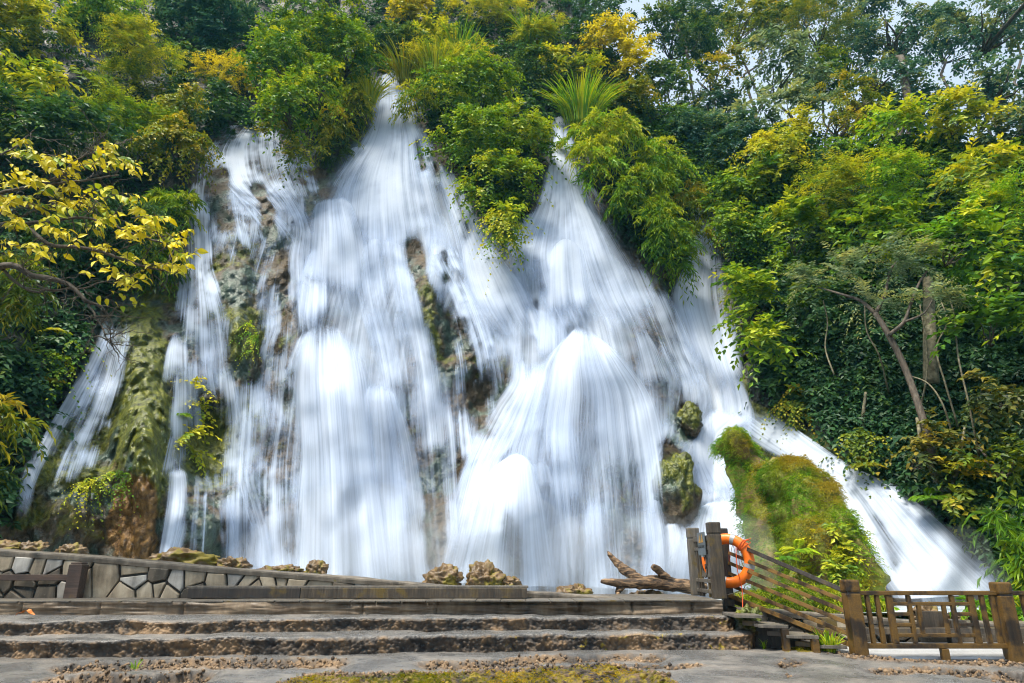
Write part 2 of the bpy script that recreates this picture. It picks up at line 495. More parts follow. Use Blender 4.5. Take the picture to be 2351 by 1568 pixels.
def in_poly(u, v, poly):
    p = np.array(poly, float); res = np.zeros(np.shape(u), bool)
    j = len(p) - 1
    for i in range(len(p)):
        xi, yi, xj, yj = p[i, 0], p[i, 1], p[j, 0], p[j, 1]
        c = ((yi > v) != (yj > v)) & (u < (xj - xi) * (v - yi) / (yj - yi + 1e-9) + xi)
        res ^= c; j = i
    return res
VEG_L = [(-900, -400), (300, -400), (440, 480), (400, 620), (240, 680), (200, 820), (90, 1040), (30, 1200), (-300, 1280), (-900, 1280)]
VEG_T = [(300, -400), (1400, -400), (1480, 280), (1400, 470), (1330, 400), (1300, 300), (1200, 520), (1120, 560), (1080, 420), (1010, 330), (960, 230), (860, 200), (780, 360), (700, 330), (560, 290), (460, 330), (420, 420)]
VEG_R = [(1400, -400), (3300, -400), (3300, 1330), (2290, 1330), (2190, 1220), (2060, 1100), (1930, 1030), (1800, 955), (1725, 920), (1690, 760), (1650, 560), (1560, 620), (1480, 600), (1400, 470)]
def build_cliff():
    us = np.concatenate([np.arange(-800, -60, 20), np.arange(-60, 1780, 3.2), np.arange(1780, 2420, 8.0), np.arange(2420, 3200, 20)])
    top = np.interp(us, [-800, 1230, 1320, 1420, 1500, 1700, 1900, 3200], [-330, -330, 60, 130, 250, 330, 340, 340])
    nr = 430
    f = np.linspace(0, 1, nr)[:, None]
    V_ = top[None] + (1420 - top[None]) * f
    U_ = np.broadcast_to(us[None], V_.shape)
    P = on_cliff(U_, V_)
    fine = sstep(0, 1, 1.0)
    # tufa lumps: vertical drapes and knobs
    lump = 0.42 * (0.55 - worley(P * np.array([1.1, 1.1, 0.55]), 3)) + 0.26 * (0.5 - worley(P * np.array([3.0, 3.0, 1.5]), 8)) + 0.22 * fbm(P * np.array([1.4, 1.4, 0.5]), 4, 21)
    lump = lump + 0.13 * (0.5 - worley(P * 6.5, 12))
    knob = (1 - sstep(400, 470, U_)) * sstep(600, 680, V_)
    lump = lump + knob * (.28 * (.5 - worley(P * np.array([2.0, 2.0, 1.3]), 31)) + .22 * (.5 - worley(P * np.array([4.6, 4.6, 3.4]), 32)))
    d = norm(rays(U_, V_))
    P = P - d * lump[..., None]
    moss = 0.35 + 0.25 * fbm(P * 0.35, 3, 40)
    for (bu, bv, su, sv, h) in [(330, 900, 50, 280, .62), (150, 1100, 130, 220, .12), (560, 720, 60, 150, .3), (985, 740, 40, 130, .2), (480, 1050, 90, 80, .5), (1750, 950, 120, 120, .5), (2000, 1100, 220, 120, .4), (100, 900, 160, 250, .3), (1150, 560, 60, 100, .2)]:
        moss = moss + h * np.exp(-((U_ - bu) / su) ** 2 - ((V_ - bv) / sv) ** 2)
    moss = moss - 0.06 * sstep(500, 640, U_) * (1 - sstep(1500, 1650, U_)) * sstep(250, 350, V_)
    och = np.exp(-((U_ - 310) / 62) ** 2 - ((V_ - 1190) / 150) ** 2) + .3 * np.exp(-((U_ - 345) / 30) ** 2 - ((V_ - 780) / 150) ** 2) + .4 * np.exp(-((U_ - 150) / 90) ** 2 - ((V_ - 1180) / 100) ** 2)
    soil_shade = (in_poly(U_, V_, VEG_L) | in_poly(U_, V_, VEG_T) | in_poly(U_, V_, VEG_R)).astype(float)
    # plateau behind the brow
    t0 = P[0]
    back = [t0 + np.array([0, 60.0, 8.0]), t0 + np.array([0, 22.0, 4.0]), t0 + np.array([0, 5.0, 1.4])]
    P = np.concatenate([np.stack(back), P]); moss = np.concatenate([np.repeat(moss[:1], 3, 0), moss]); och = np.concatenate([np.repeat(och[:1], 3, 0), och]); soil_shade = np.concatenate([np.ones((3, soil_shade.shape[1])), soil_shade])
    o = mesh_obj('cliff', P, grid_faces(P.shape[0], P.shape[1])[:, ::-1], M_CLIFF, smooth=True, attrs={'moss': moss.ravel(), 'ochre': och.ravel(), 'soil_shade': soil_shade.ravel()})
    return tag(o, 'brown mossy tufa cliff that the waterfall runs over', None, None, 'structure')
build_cliff()

# far ground and pool
g = 300.0
o = mesh_obj('ground', [(-g, -g, -0.9), (g, -g, -0.9), (g, g, -0.9), (-g, g, -0.9)], np.array([[0, 1, 2, 3]]), M_SOIL)
tag(o, 'dark ground sheet around the falls', None, None, 'structure')
o = mesh_obj('pool_water', [(-22, 11.95, 0.30), (22, 11.2, 0.30), (22, 21, 0.30), (-22, 21, 0.30)], np.array([[0, 1, 2, 3]]), M_POOL)
tag(o, 'foaming plunge pool at the foot of the falls', None, None, 'structure')

# ------------------------------------------------------------------ the falling water
# name, density at top, density at foot, bulge (m), lump, stand-off (m), rows (v, u left, u right)
LOBES = [
 ('main back sheet', .80, .46, .2, .45, .20, [(330,790,1010),(420,745,1045),(520,690,1085),(620,650,1110),(720,620,1080),(850,600,1062),(1000,585,1066),(1345,545,1085)]),
 ('second back sheet', .80, .44, .2, .4, .20, [(420,1235,1360),(520,1180,1420),(620,1130,1490),(740,1110,1560),(860,1090,1610),(1000,1050,1625),(1150,1030,1600),(1345,985,1620)]),
 ('left back sheet', .50, .36, .1, .9, .16, [(320,440,720),(420,430,740),(520,440,740),(650,420,700),(800,395,690),(950,390,680),(1100,380,670),(1310,355,680)]),
 ('link back sheet', .52, .36, .1, .7, .18, [(500,960,1110),(600,980,1180),(700,1010,1230),(800,1040,1270),(900,1060,1280),(1000,1060,1260)]),
 ('right back sheet', .75, .8, .1, .4, .14, [(640,1470,1680),(760,1500,1700),(860,1530,1720),(960,1540,1760),(1060,1480,1720),(1180,1480,1780),(1345,1470,1810)]),
 ('main throat', .95, .85, .5, .5, .30, [(165,872,940),(205,868,940),(260,858,955),(320,828,988),(370,788,1012),(420,752,1038),(480,732,1062),(560,712,1092),(640,700,1080),(740,690,1060)]),
 ('main middle', .70, .50, .5, .5, .45, [(440,770,980),(560,760,1000),(680,770,1020),(800,800,1040),(900,820,1050),(1050,840,1062),(1345,880,1075)]),
 ('main left fall', .95, .72, .7, .1, .75, [(735,700,800),(760,688,830),(850,672,858),(950,672,872),(1100,676,888),(1345,660,925)]),
 ('main centre fan', .75, .62, .45, .2, .7, [(850,845,900),(920,822,930),(1050,808,968),(1200,800,990),(1345,790,1010)]),
 ('main left dome', .95, .8, .4, .3, .6, [(440,735,800),(470,722,812),(540,712,835),(640,700,850),(740,690,860)]),
 ('main left hem', .50, .42, .3, .8, .30, [(620,650,720),(800,600,715),(950,588,705),(1100,562,700),(1345,560,720)]),
 ('upper left lip', .80, .62, .3, .9, .28, [(280,525,690),(320,480,705),(360,460,725),(420,478,738),(480,560,748),(570,640,760)]),
 ('upper left slide', .72, .62, .3, .6, .40, [(385,555,640),(450,622,690),(520,660,722),(600,645,725),(700,640,742),(830,640,760)]),
 ('upper left trickles', .52, .42, .1, 1.0, .22, [(395,495,600),(480,488,640),(560,498,668),(680,520,676)]),
 ('left fall', .88, .52, .3, .8, .30, [(320,440,500),(400,434,488),(480,426,482),(600,424,490),(650,416,505),(720,400,532),(800,388,548),(900,384,562),(1000,388,566),(1110,398,560)]),
 ('left fall foot', .72, .6, .2, .4, .35, [(1060,388,420),(1110,384,432),(1180,374,432),(1300,356,402)]),
 ('left veil', .22, .30, .1, .7, .25, [(1060,420,560),(1150,425,590),(1310,400,640)]),
 ('middle left strand', .60, .55, .2, .6, .35, [(640,600,642),(740,604,664),(800,590,645),(900,572,640),(1000,566,668),(1100,560,660)]),
 ('middle left foot', .70, .62, .3, .4, .45, [(1030,535,600),(1100,535,605),(1160,545,625),(1230,560,645),(1320,525,690)]),
 ('far left net', .58, .36, .1, 1.1, .22, [(672,258,302),(760,235,304),(850,200,296),(930,160,282),(1040,98,255),(1130,62,238),(1275,32,228)]),
 ('far left slide', .9, .8, .15, .5, .28, [(690,256,284),(800,210,246),(900,156,196),(1000,100,138),(1100,55,88),(1180,44,76),(1275,32,70)]),
 ('far left right strand', .55, .3, .1, .6, .28, [(690,280,304),(800,262,296),(900,235,262),(1000,200,225),(1100,170,200),(1270,140,185)]),
 ('main right shoulder', .85, .75, .3, .5, .35, [(335,985,1034),(400,1008,1052),(470,1030,1088),(560,1056,1132),(640,1062,1194),(700,1082,1224),(780,1130,1252),(880,1160,1245)]),
 ('main right lace', .55, .40, .2, 1.0, .30, [(450,925,1040),(580,960,1072),(680,1000,1122),(780,1022,1165),(850,1032,1182),(960,1042,1192),(1080,1060,1185)]),
 ('second throat', .95, .70, .5, .6, .30, [(270,1262,1312),(305,1266,1312),(350,1256,1326),(420,1242,1348),(480,1212,1388),(540,1172,1434),(600,1148,1470),(680,1162,1506),(760,1196,1546),(860,1222,1584),(960,1228,1606)]),
 ('second spine', .90, .85, .4, .3, .50, [(500,1260,1340),(600,1250,1360),(680,1245,1380),(760,1240,1420)]),
 ('second dome', .95, .48, .6, .2, .65, [(738,1312,1370),(770,1276,1404),(830,1228,1462),(900,1200,1512),(1000,1172,1542),(1150,1180,1562),(1350,1200,1575)]),
 ('second centre', .85, .42, .4, .3, .55, [(800,1196,1300),(880,1178,1302),(960,1130,1312),(1040,1082,1322),(1150,1052,1342),(1350,1010,1362)]),
 ('link slide', .85, .75, .2, .6, .45, [(760,1150,1250),(860,1168,1262),(940,1120,1232),(1020,1080,1192),(1100,1055,1150),(1340,1000,1090)]),
 ('front dome', .98, .56, .6, .1, .75, [(1033,1150,1212),(1056,1122,1236),(1110,1090,1256),(1180,1064,1274),(1260,1034,1292),(1350,1000,1315)]),
 ('right shoulder', .70, .65, .3, .6, .40, [(590,1436,1500),(700,1480,1562),(800,1520,1602),(900,1556,1640),(980,1530,1640)]),
 ('right hem', .70, .62, .3, .5, .45, [(900,1480,1620),(1000,1466,1612),(1080,1468,1545),(1150,1478,1530),(1250,1490,1545),(1350,1470,1570)]),
 ('hidden right fall', .90, .95, .3, .2, .15, [(470,1590,1640),(530,1590,1645),(600,1570,1656),(680,1536,1668),(760,1556,1684),(840,1588,1700),(920,1600,1732),(1000,1600,1720)]),
 ('right run', .95, .95, .2, .4, .30, [(925,1600,1745),(960,1606,1730),(1000,1588,1682),(1060,1588,1690),(1120,1600,1742),(1180,1590,1765)]),
 ('right dome', .92, .75, .5, .5, .60, [(1135,1610,1722),(1170,1572,1752),(1240,1548,1772),(1350,1526,1800)]),
 ('mound left strand', .70, .7, .2, .4, .45, [(1180,1520,1590),(1240,1520,1620),(1350,1510,1640)]),
 ('right run out', .95, .9, .3, .5, .40, [(915,1640,1765),(970,1700,1850),(1020,1770,1915),(1060,1835,1968),(1100,1885,2050),(1150,1915,2115),(1200,1935,2175),(1270,1970,2250),(1370,2030,2370)]),
]
# rocks that stand out of the water: paths in the photograph, half width, how dry
BARE = [([(950, 565), (968, 640), (990, 700), (1012, 760), (1036, 830)], 24, 1.1), ([(508, 400), (505, 450), (520, 520)], 20, .9), ([(590, 430), (612, 480), (622, 540)], 18, .9),
        ([(510, 610), (540, 680), (560, 740), (575, 850)], 34, 1.0), ([(545, 560), (560, 600)], 18, .7), ([(640, 560), (655, 640)], 14, .6), ([(1090, 870), (1110, 985)], 34, .65), ([(1062, 740), (1085, 860)], 16, .7),
        ([(1018, 580), (1028, 640)], 13, .7), ([(1050, 450), (1072, 540)], 12, .5), ([(1555, 1060), (1562, 1120), (1572, 1180)], 36, 1.2), ([(1583, 950), (1583, 985)], 28, 1.2), ([(958, 325), (972, 385)], 13, .9), ([(995, 350), (1003, 400)], 9, .6),
        ([(1235, 600), (1240, 660)], 22, .45), ([(1170, 1200), (1185, 1320)], 36, .34), ([(1420, 1080), (1440, 1300)], 60, .32), ([(1010, 1050), (1000, 1280)], 40, .42), ([(640, 1050), (650, 1250)], 34, .30), ([(480, 930), (470, 1060)], 46, .62), ([(470, 1150), (480, 1290)], 50, .35),
        ([(1530, 1020), (1545, 1060)], 22, .4), ([(1960, 1130), (2010, 1200), (2060, 1290)], 16, .5), ([(930, 900), (960, 1200)], 40, .2), ([(800, 500), (830, 620)], 40, .12), ([(700, 420), (715, 460)], 12, .6), ([(200, 1000), (190, 1200)], 40, .25), ([(655, 720), (640, 800)], 16, .5)]
def seg_dist(u, v, path):
    p = np.array(path, float); best = np.full(np.shape(u), 1e9)
    for i in range(len(p) - 1):
        a, b_ = p[i], p[i + 1]; d_ = b_ - a; q = d_.dot(d_)
        t_ = np.clip(((u - a[0]) * d_[0] + (v - a[1]) * d_[1]) / q, 0, 1)
        best = np.minimum(best, np.hypot(u - a[0] - t_ * d_[0], v - a[1] - t_ * d_[1]))
    return best
THROATS = ('main throat', 'second throat', 'upper left lip', 'hidden right fall', 'main back sheet', 'second back sheet')
def water_lobe(spec, seed, ns=40, nt=110, small=False):
    nm, d0, d1, bulge, lump, off, rows = spec
    rows = np.array(rows, float)
    L = smooth_poly(rows, nt)
    t = np.linspace(0, 1, nt)[:, None]; s = np.linspace(0, 1, ns)[None, :]
    wid = L[:, 2:3] - L[:, 1:2]; mid = (L[:, 2:3] + L[:, 1:2]) / 2
    ex = 1.30 + 10 / np.maximum(wid, 20)             # room for the feathered edges
    v = np.broadcast_to(L[:, :1], (nt, ns)); u = mid + wid * ex * (s - 0.5)
    # the lip of a lobe is rounded
    rnd = .05 if nm in THROATS else .38
    v = v + (2 * s - 1) ** 2 * np.minimum(70, rnd * wid.mean()) * (1 - t) ** 2 + 4 * np.sin(s * 9 + seed)
    P = at_y(u, v, cliff_Y(u, v) - off - bulge * (1 - (2 * s - 1) ** 2) * sstep(0, .25, t))
    w = np.linalg.norm(P[:, -1] - P[:, 0], axis=-1).mean()
    ln = np.concatenate([[0], np.cumsum(np.linalg.norm(np.diff(P[:, ns // 2], axis=0), axis=-1))])
    uv = np.stack([np.broadcast_to(s * w, (nt, ns)), np.broadcast_to(ln[:, None], (nt, ns))], -1)
    dens = d0 + (d1 - d0) * t
    dens = dens + 0.26 * fbm(v3(s * w * 0.7 + 0 * t, ln[:, None] * 0.18 + 0 * s, seed * 3.1), 3, seed)
    e = np.minimum(s, 1 - s) * 2
    wob = 0.66 + 0.34 * fbm(v3(0 * s + seed, ln[:, None] * 0.35 + 0 * s, s * 3), 2, seed + 3)
    dens = dens - 1.0 * (1 - sstep(0, 1, e / np.maximum(wob, .25)))
    if nm not in THROATS: dens = dens - 1.0 * (1 - sstep(0, .34 if (nm == 'main left fall' or small) else .20, t))
    if L[-1, 0] < 1290: dens = dens - 1.1 * sstep(.62, 1.0, t)
    wob2 = 12 * fbm(v3(u / 26, v / 40, 1.7), 3, 88)
    for path, rr_, st in BARE: dens = dens - .85 * st * np.exp(-(np.maximum(seg_dist(u, v, path) + wob2 * (.4 + rr_ / 40), 0) / (rr_ * .72)) ** 2)
    S, T = uv[..., 0], uv[..., 1]
    s1 = .5 + .5 * fbm(v3(S * 1.9, T * .10, seed * 5.0), 2, seed + 40)
    wq = .35 * fbm(v3(S * 1.2, T * .7, seed), 2, seed + 60)
    lmp = .5 * fbm(v3(S * 2.7 + wq, T * 1.5 + wq, seed * 2.0), 3, seed + 50) + .35 * (.45 - worley(v3(S * 2.2 + wq, T * 1.1 + wq, seed * 2.0), seed + 70))
    return P, uv, dens, .36 * s1 + lmp * lump * .42, np.full(dens.shape, seed * 7.3), np.full(dens.shape, 1.85 + 1.6 * sstep(.45, .95, lump))
# smaller veils that break over ledges inside the large ones
SUB = []
_r = np.random.default_rng(12)
for spec, cnt in zip(LOBES, [8, 8, 8, 5, 6, 14, 9, 4, 4, 2, 5, 5, 3, 3, 5, 1, 2, 3, 2, 5, 1, 1, 6, 6, 14, 3, 7, 6, 4, 4, 4, 4, 4, 4, 4, 1, 8]):
    rw = np.array(spec[6], float)
    for k in range(cnt):
        va = _r.uniform(rw[0, 0], rw[-1, 0] - 90); ln_ = _r.uniform(110, 330)
        s0 = _r.uniform(.1, .85); hw0 = _r.uniform(16, 42); gr = _r.uniform(1.2, 2.2)
        rr = []
        for f_ in np.linspace(0, 1, 5):
            vv = min(va + ln_ * f_, rw[-1, 0]); a_ = np.interp(vv, rw[:, 0], rw[:, 1]); b_ = np.interp(vv, rw[:, 0], rw[:, 2])
            c_ = a_ + (b_ - a_) * s0; h_ = min(hw0 * (.6 + (gr - .6) * f_), (b_ - a_) * .45 + 6)
            rr.append((va + ln_ * f_, c_ - h_, c_ + h_))
        dd = spec[1] + (spec[2] - spec[1]) * .5
        SUB.append(('veil', min(1.0, dd * _r.uniform(.75, 1.2)), dd * .65, _r.uniform(.03, .10), spec[4] * .8, spec[5] + _r.uniform(.02, .12), rr))
fall = bpy.data.objects.new('waterfall', None)
COL.objects.link(fall)
fall.location = tuple(at_y(1175, 1330, 16.0))
tag(fall, 'wide white silky waterfall running down the tufa cliff', None, None, 'structure')
def add_cascade(name, spec, seed, **kw):
    P, uv, dn, lp, sd, sh = water_lobe(spec, seed, **kw)
    nt, ns = dn.shape
    Fq = grid_faces(nt, ns)[:, ::-1]
    Fq = Fq[dn.ravel()[Fq].max(1) > -.28]                # no water, no face
    mesh_obj(name, P, Fq, M_WATER, fall, smooth=True, uv=uv.reshape(-1, 2),
             attrs={'dens': dn.ravel(), 'lump': lp.ravel(), 'seed': sd.ravel(), 'sharp': sh.ravel()})
for k, spec in enumerate(LOBES): add_cascade('cascade', spec, k + 1)
for k, spec in enumerate(SUB): add_cascade('veil', spec, k + 101, ns=18, nt=40, small=True)
# ------------------------------------------------------------------ foliage
PAL = {
 'Y':    [(.16, .17, .012), (.34, .28, .012), (.55, .40, .012), (.66, .50, .02)],
 'YG':   [(.045, .095, .012), (.12, .18, .012), (.27, .29, .014), (.46, .40, .018)],
 'G':    [(.022, .068, .010), (.055, .125, .010), (.12, .20, .010), (.27, .30, .012)],
 'BG':   [(.035, .10, .012), (.07, .18, .012), (.14, .27, .012), (.33, .36, .015)],
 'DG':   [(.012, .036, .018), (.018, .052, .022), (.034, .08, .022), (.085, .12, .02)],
 'TEAL': [(.014, .046, .046), (.025, .068, .064), (.05, .10, .085), (.13, .15, .05)],
 'GREY': [(.035, .075, .055), (.075, .13, .09), (.14, .19, .13), (.22, .23, .10)],
 'OL':   [(.035, .065, .010), (.085, .12, .010), (.17, .17, .010), (.27, .19, .010)],
 'OD':   [(.018, .030, .010), (.035, .050, .012), (.075, .075, .014), (.15, .11, .014)],
}
def pal_color(pal, x):
    p = 1 - np.exp(-2.15 * np.array(PAL[pal]) * np.array([1.0, 1.0, .8])); k = len(p) - 1
    x = np.clip(x, 0, 0.9999) * k
    i = x.astype(int); f = (x - i)[..., None]
    return p[i] * (1 - f) + p[i + 1] * f
KIND = {  # leaf length, width, leaves per spray, spray length, droop, taper, spread
 'broad':   (.28, .145, 9, .82, .35, 0, .85),
 'big':     (.36, .15, 9, .9, .45, 0, .8),
 'small':   (.18, .10, 10, .74, .55, 0, .85),
 'ivy':     (.11, .085, 12, .8, 1.1, 0, .9),
 'pinnate': (.17, .055, 18, .8, .4, 1, 1.1),
 'willow':  (.30, .050, 11, .65, .9, 0, .55),
}
def leaf_mesh(base, d, n, L, W, col):
    """folded kite-shaped leaves, 2 triangles each"""
    w = norm(np.cross(d, n)); n = np.cross(w, d)
    L = L[:, None]; W = W[:, None]
    mid = base + d * L * 0.42
    left = mid + w * W * 0.5 + n * L * 0.10
    right = mid - w * W * 0.5 + n * L * 0.10
    tip = base + d * L - n * L * 0.10
    V = np.stack([base, left, tip, right], 1).reshape(-1, 3)
    k = np.arange(len(base))[:, None] * 4
    T = np.concatenate([k + np.array([[0, 2, 1]]), k + np.array([[0, 3, 2]])])
    C = np.repeat(col, 4, 0)
    return V, T, C
UPV = np.array([0, 0, 1.0])
def spray_leaves(cen, outd, kind, pal, rng, scale=1.0, cval=None, nspray=5, droop_mul=1.0, nleaf=None):
    ll, lw, nl, sl, droop, taper, spread = KIND[kind]
    if nleaf: nl = nleaf
    droop *= droop_mul
    K = len(cen)
    if cval is None: cval = rng.random(K)
    sd = norm(outd[:, None] * 0.9 + rng.normal(0, .6, (K, nspray, 3)) + UPV * 0.25)
    Ls = sl * scale * rng.uniform(.6, 1.25, (K, nspray, 1, 1))
    tau = ((np.arange(nl) + .6) / nl)[None, None, :, None]
    pos = cen[:, None, None] + sd[:, :, None] * Ls * tau - UPV * droop * Ls * tau ** 2
    tan = norm(sd[:, :, None] - UPV * 2 * droop * tau)
    side = norm(np.cross(tan, UPV + 0 * tan) + 1e-4)
    sg = np.where(np.arange(nl) % 2 == 0, 1., -1.)[None, None, :, None]
    ld = norm(tan * (1.15 - .6 * spread) + side * sg * spread - UPV * .25 * droop + rng.normal(0, .22, pos.shape))
    nrm = norm(UPV * .75 + outd[:, None, None] * .45 + rng.normal(0, .38, pos.shape))
    tp = (1 - .55 * np.abs(tau * 2 - .9)) if taper else (1 - .25 * tau)
    L = ll * scale * tp * rng.uniform(.7, 1.2, pos.shape[:-1] + (1,))
    W = L * (lw / ll) * rng.uniform(.85, 1.15, L.shape)
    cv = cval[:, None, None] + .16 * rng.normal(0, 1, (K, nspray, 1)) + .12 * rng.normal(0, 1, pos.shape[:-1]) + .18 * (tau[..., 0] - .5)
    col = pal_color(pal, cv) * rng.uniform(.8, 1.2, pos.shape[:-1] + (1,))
    f = lambda a: a.reshape(-1, a.shape[-1])
    return leaf_mesh(f(pos), f(ld), f(nrm), L.reshape(-1), W.reshape(-1), f(col))
def crown_points(cen, rad, nl, K, rng, up=.35, front=.45):
    """clumps on the surface of several lobes inside an ellipsoid"""
    ld = norm(rng.normal(0, 1, (nl, 3)) + np.array([0, -front, up * .6]))
    lc = ld * rng.uniform(.35, .72, (nl, 1))
    lr = rng.uniform(.32, .52, nl)
    i = rng.integers(0, nl, K)
    d = norm(rng.normal(0, 1, (K, 3)) + np.array([0, -front, up]))
    q = lc[i] + d * (lr[i] * rng.uniform(.72, 1.05, K))[:, None]
    out = norm(d * .7 + q * .5)
    return cen + q * rad, out, cen + lc * rad, i
def leaf_total(kind, scale, ru, rv, mpp, cover):
    ll, lw = KIND[kind][:2]
    a = .5 * ll * lw * scale * scale / (mpp * mpp)
    return cover * math.pi * ru * rv / a
def limb(a, b, r0, r1, rng, bend=.12, n=7):
    a = np.asarray(a, float); b = np.asarray(b, float)
    t = np.linspace(0, 1, n)[:, None]
    L = np.linalg.norm(b - a)
    p = a + (b - a) * t + (rng.normal(0, bend * L, 3) * np.sin(t * np.pi)) + rng.normal(0, .02 * L, (n, 3)) * np.sin(t * np.pi)
    return tube(p, r0 + (r1 - r0) * np.linspace(0, 1, n), 6)
NLEAF = [0]
def plant(name, label, cat, balls, kind, pal, fwd=1.0, cover=4.2, scale=1.0, seed=0, group=None, base=None, cshift=0.0, nl=7, droop=1.0, trunk_r=None, limbs=True, front=.45):
    """balls: (u, v, ru, rv[, forward]) ellipsoids of one crown; everything is one plant"""
    rng = np.random.default_rng(1000 + seed)
    if trunk_r is None: trunk_r = .09 if cat == 'tree' else .035
    u0, v0, ru0, rv0 = balls[0][:4]
    if base is None:
        bu, bv = u0 + rng.normal(0, .1) * ru0, v0 + rv0 * .8
        B = on_cliff(bu, bv, -.25)
    else:
        B = np.asarray(base, float)
    root = thing(name, label, cat, B, group)
    Vs, Ts, Cs, off = [], [], [], 0
    stems = []
    for bl in balls:
        u, v, ru, rv = bl[:4]
        f = bl[4] if len(bl) > 4 else fwd
        Y = float(cliff_Y(u, v)) - f
        c = at_y(u, v, Y); m = px(Y, v)
        rad = np.array([ru * m, (ru * .55 + rv * .25) * m, rv * m])
        n = leaf_total(kind, scale, ru, rv, m, cover)
        nspray = 5; per = nspray * KIND[kind][2]
        K = max(8, int(n / per))
        cen, out, lobes, li = crown_points(c, rad, nl, K, rng, front=front)
        lobev = rng.random(len(lobes))
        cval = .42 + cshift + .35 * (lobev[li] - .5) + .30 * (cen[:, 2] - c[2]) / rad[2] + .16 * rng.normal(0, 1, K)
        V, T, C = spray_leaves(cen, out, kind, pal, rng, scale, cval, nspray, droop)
        Vs.append(V); Ts.append(T + off); Cs.append(C); off += len(V)
        if limbs and (cat == 'tree' or len(stems) == 0):
            hub = c + np.array([0, rad[1] * .6, -rad[2] * .45])
            stems.append(limb(B, hub, trunk_r, trunk_r * .6, rng))
            for q in lobes:
                stems.append(limb(hub, q, trunk_r * .5, trunk_r * .12, rng, .08))
    NLEAF[0] += off // 4
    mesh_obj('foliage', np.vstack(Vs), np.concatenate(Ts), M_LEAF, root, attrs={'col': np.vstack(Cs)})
    if stems:
        V, Fs = merge(stems)
        mesh_obj('stem' if cat != 'tree' else 'trunk', V, Fs, M_BARK, root, smooth=True)
    return root
def reeds(name, label, u, v, ru, hgt, pal, fwd=.8, n=150, seed=0, lean=0.0, width=.022, cshift=0.0, P=None, group=None, cat='reeds'):
    """a tuft of long arching blades"""
    rng = np.random.default_rng(2000 + seed)
    n = int(n * 1.5)
    if P is None:
        Y = float(cliff_Y(u, v)) - fwd
        P = at_y(u, v, Y); m = px(Y, v)
        ru, hgt = ru * m, hgt * m
    root = thing(name, label, cat, P, group)
    k = 7
    az = rng.uniform(0, 2 * np.pi, n); b = P + np.stack([np.cos(az), np.sin(az) * .6, 0 * az], 1) * ru * rng.random((n, 1)) ** .6 * .55
    L = hgt * rng.uniform(.55, 1.25, n); o = rng.uniform(.15, .75, n)
    hd = np.stack([np.cos(az) + lean, np.sin(az) * .7 - .2, 0 * az], 1)
    t = np.linspace(0, 1, k)
    p = b[:, None] + UPV * (L[:, None] * (t - .55 * o[:, None] * t ** 2.4))[..., None] + hd[:, None] * (L[:, None] * o[:, None] * t ** 1.8 * .9)[..., None]
    side = norm(np.cross(hd, UPV) + rng.normal(0, .3, (n, 3)))
    wd = width * rng.uniform(.6, 1.3, n)[:, None] * (np.sin((t * .8 + .15) * np.pi) ** .6)[None]
    V = np.stack([p + side[:, None] * wd[..., None], p - side[:, None] * wd[..., None]], 2).reshape(-1, 3)
    q = (np.arange(n)[:, None, None] * k + np.arange(k - 1)[None, :, None]) * 2
    Fq = (q + np.array([0, 1, 3, 2])).reshape(-1, 4)
    c = pal_color(pal, np.clip(.35 + cshift + .33 * rng.normal(0, 1, n), 0, 1)) * rng.uniform(.8, 1.2, (n, 1))
    mesh_obj('blades', V, Fq, M_LEAF, root, attrs={'col': np.repeat(c, k * 2, 0)})
    return root
def fern(name, label, P, size, nf, pal, seed, cshift=0.0, group=None, face=(0, -1, .4)):
    rng = np.random.default_rng(3000 + seed)
    root = thing(name, label, 'fern', P, group)
    az = np.linspace(0, 2 * np.pi, nf, endpoint=False) + rng.normal(0, .2, nf)
    out = norm(np.stack([np.cos(az), np.sin(az) * .4 - .5, .35 + 0 * az], 1))
    Vs, Ts, Cs, off = [], [], [], 0
    for i in range(nf):
        nl = 34
        t = (np.arange(nl) + 1) / nl
        L = size * rng.uniform(.75, 1.15)
        pos = P + out[i] * (L * t)[:, None] + UPV * (L * (.35 * t - .75 * t ** 2))[:, None]
        tan = norm(np.gradient(pos, axis=0))
        side = norm(np.cross(tan, UPV) + 1e-5)
        sg = np.where(np.arange(nl) % 2 == 0, 1., -1.)[:, None]
        ld = norm(side * sg + tan * .45 - UPV * .15)
        nr = norm(UPV + np.array([0, -.5, 0]) + rng.normal(0, .15, (nl, 3)))
        ln = L * .34 * np.sin(np.pi * (t * .86 + .12)) + .02
        col = pal_color(pal, np.clip(.4 + cshift + .2 * rng.normal() + .08 * rng.normal(0, 1, nl), 0, 1))
        V, T, C = leaf_mesh(pos, ld, nr, ln, ln * .26, col)
        Vs.append(V); Ts.append(T + off); Cs.append(C); off += len(V)
    mesh_obj('fronds', np.vstack(Vs), np.concatenate(Ts), M_LEAF, root, attrs={'col': np.vstack(Cs)})
    return root

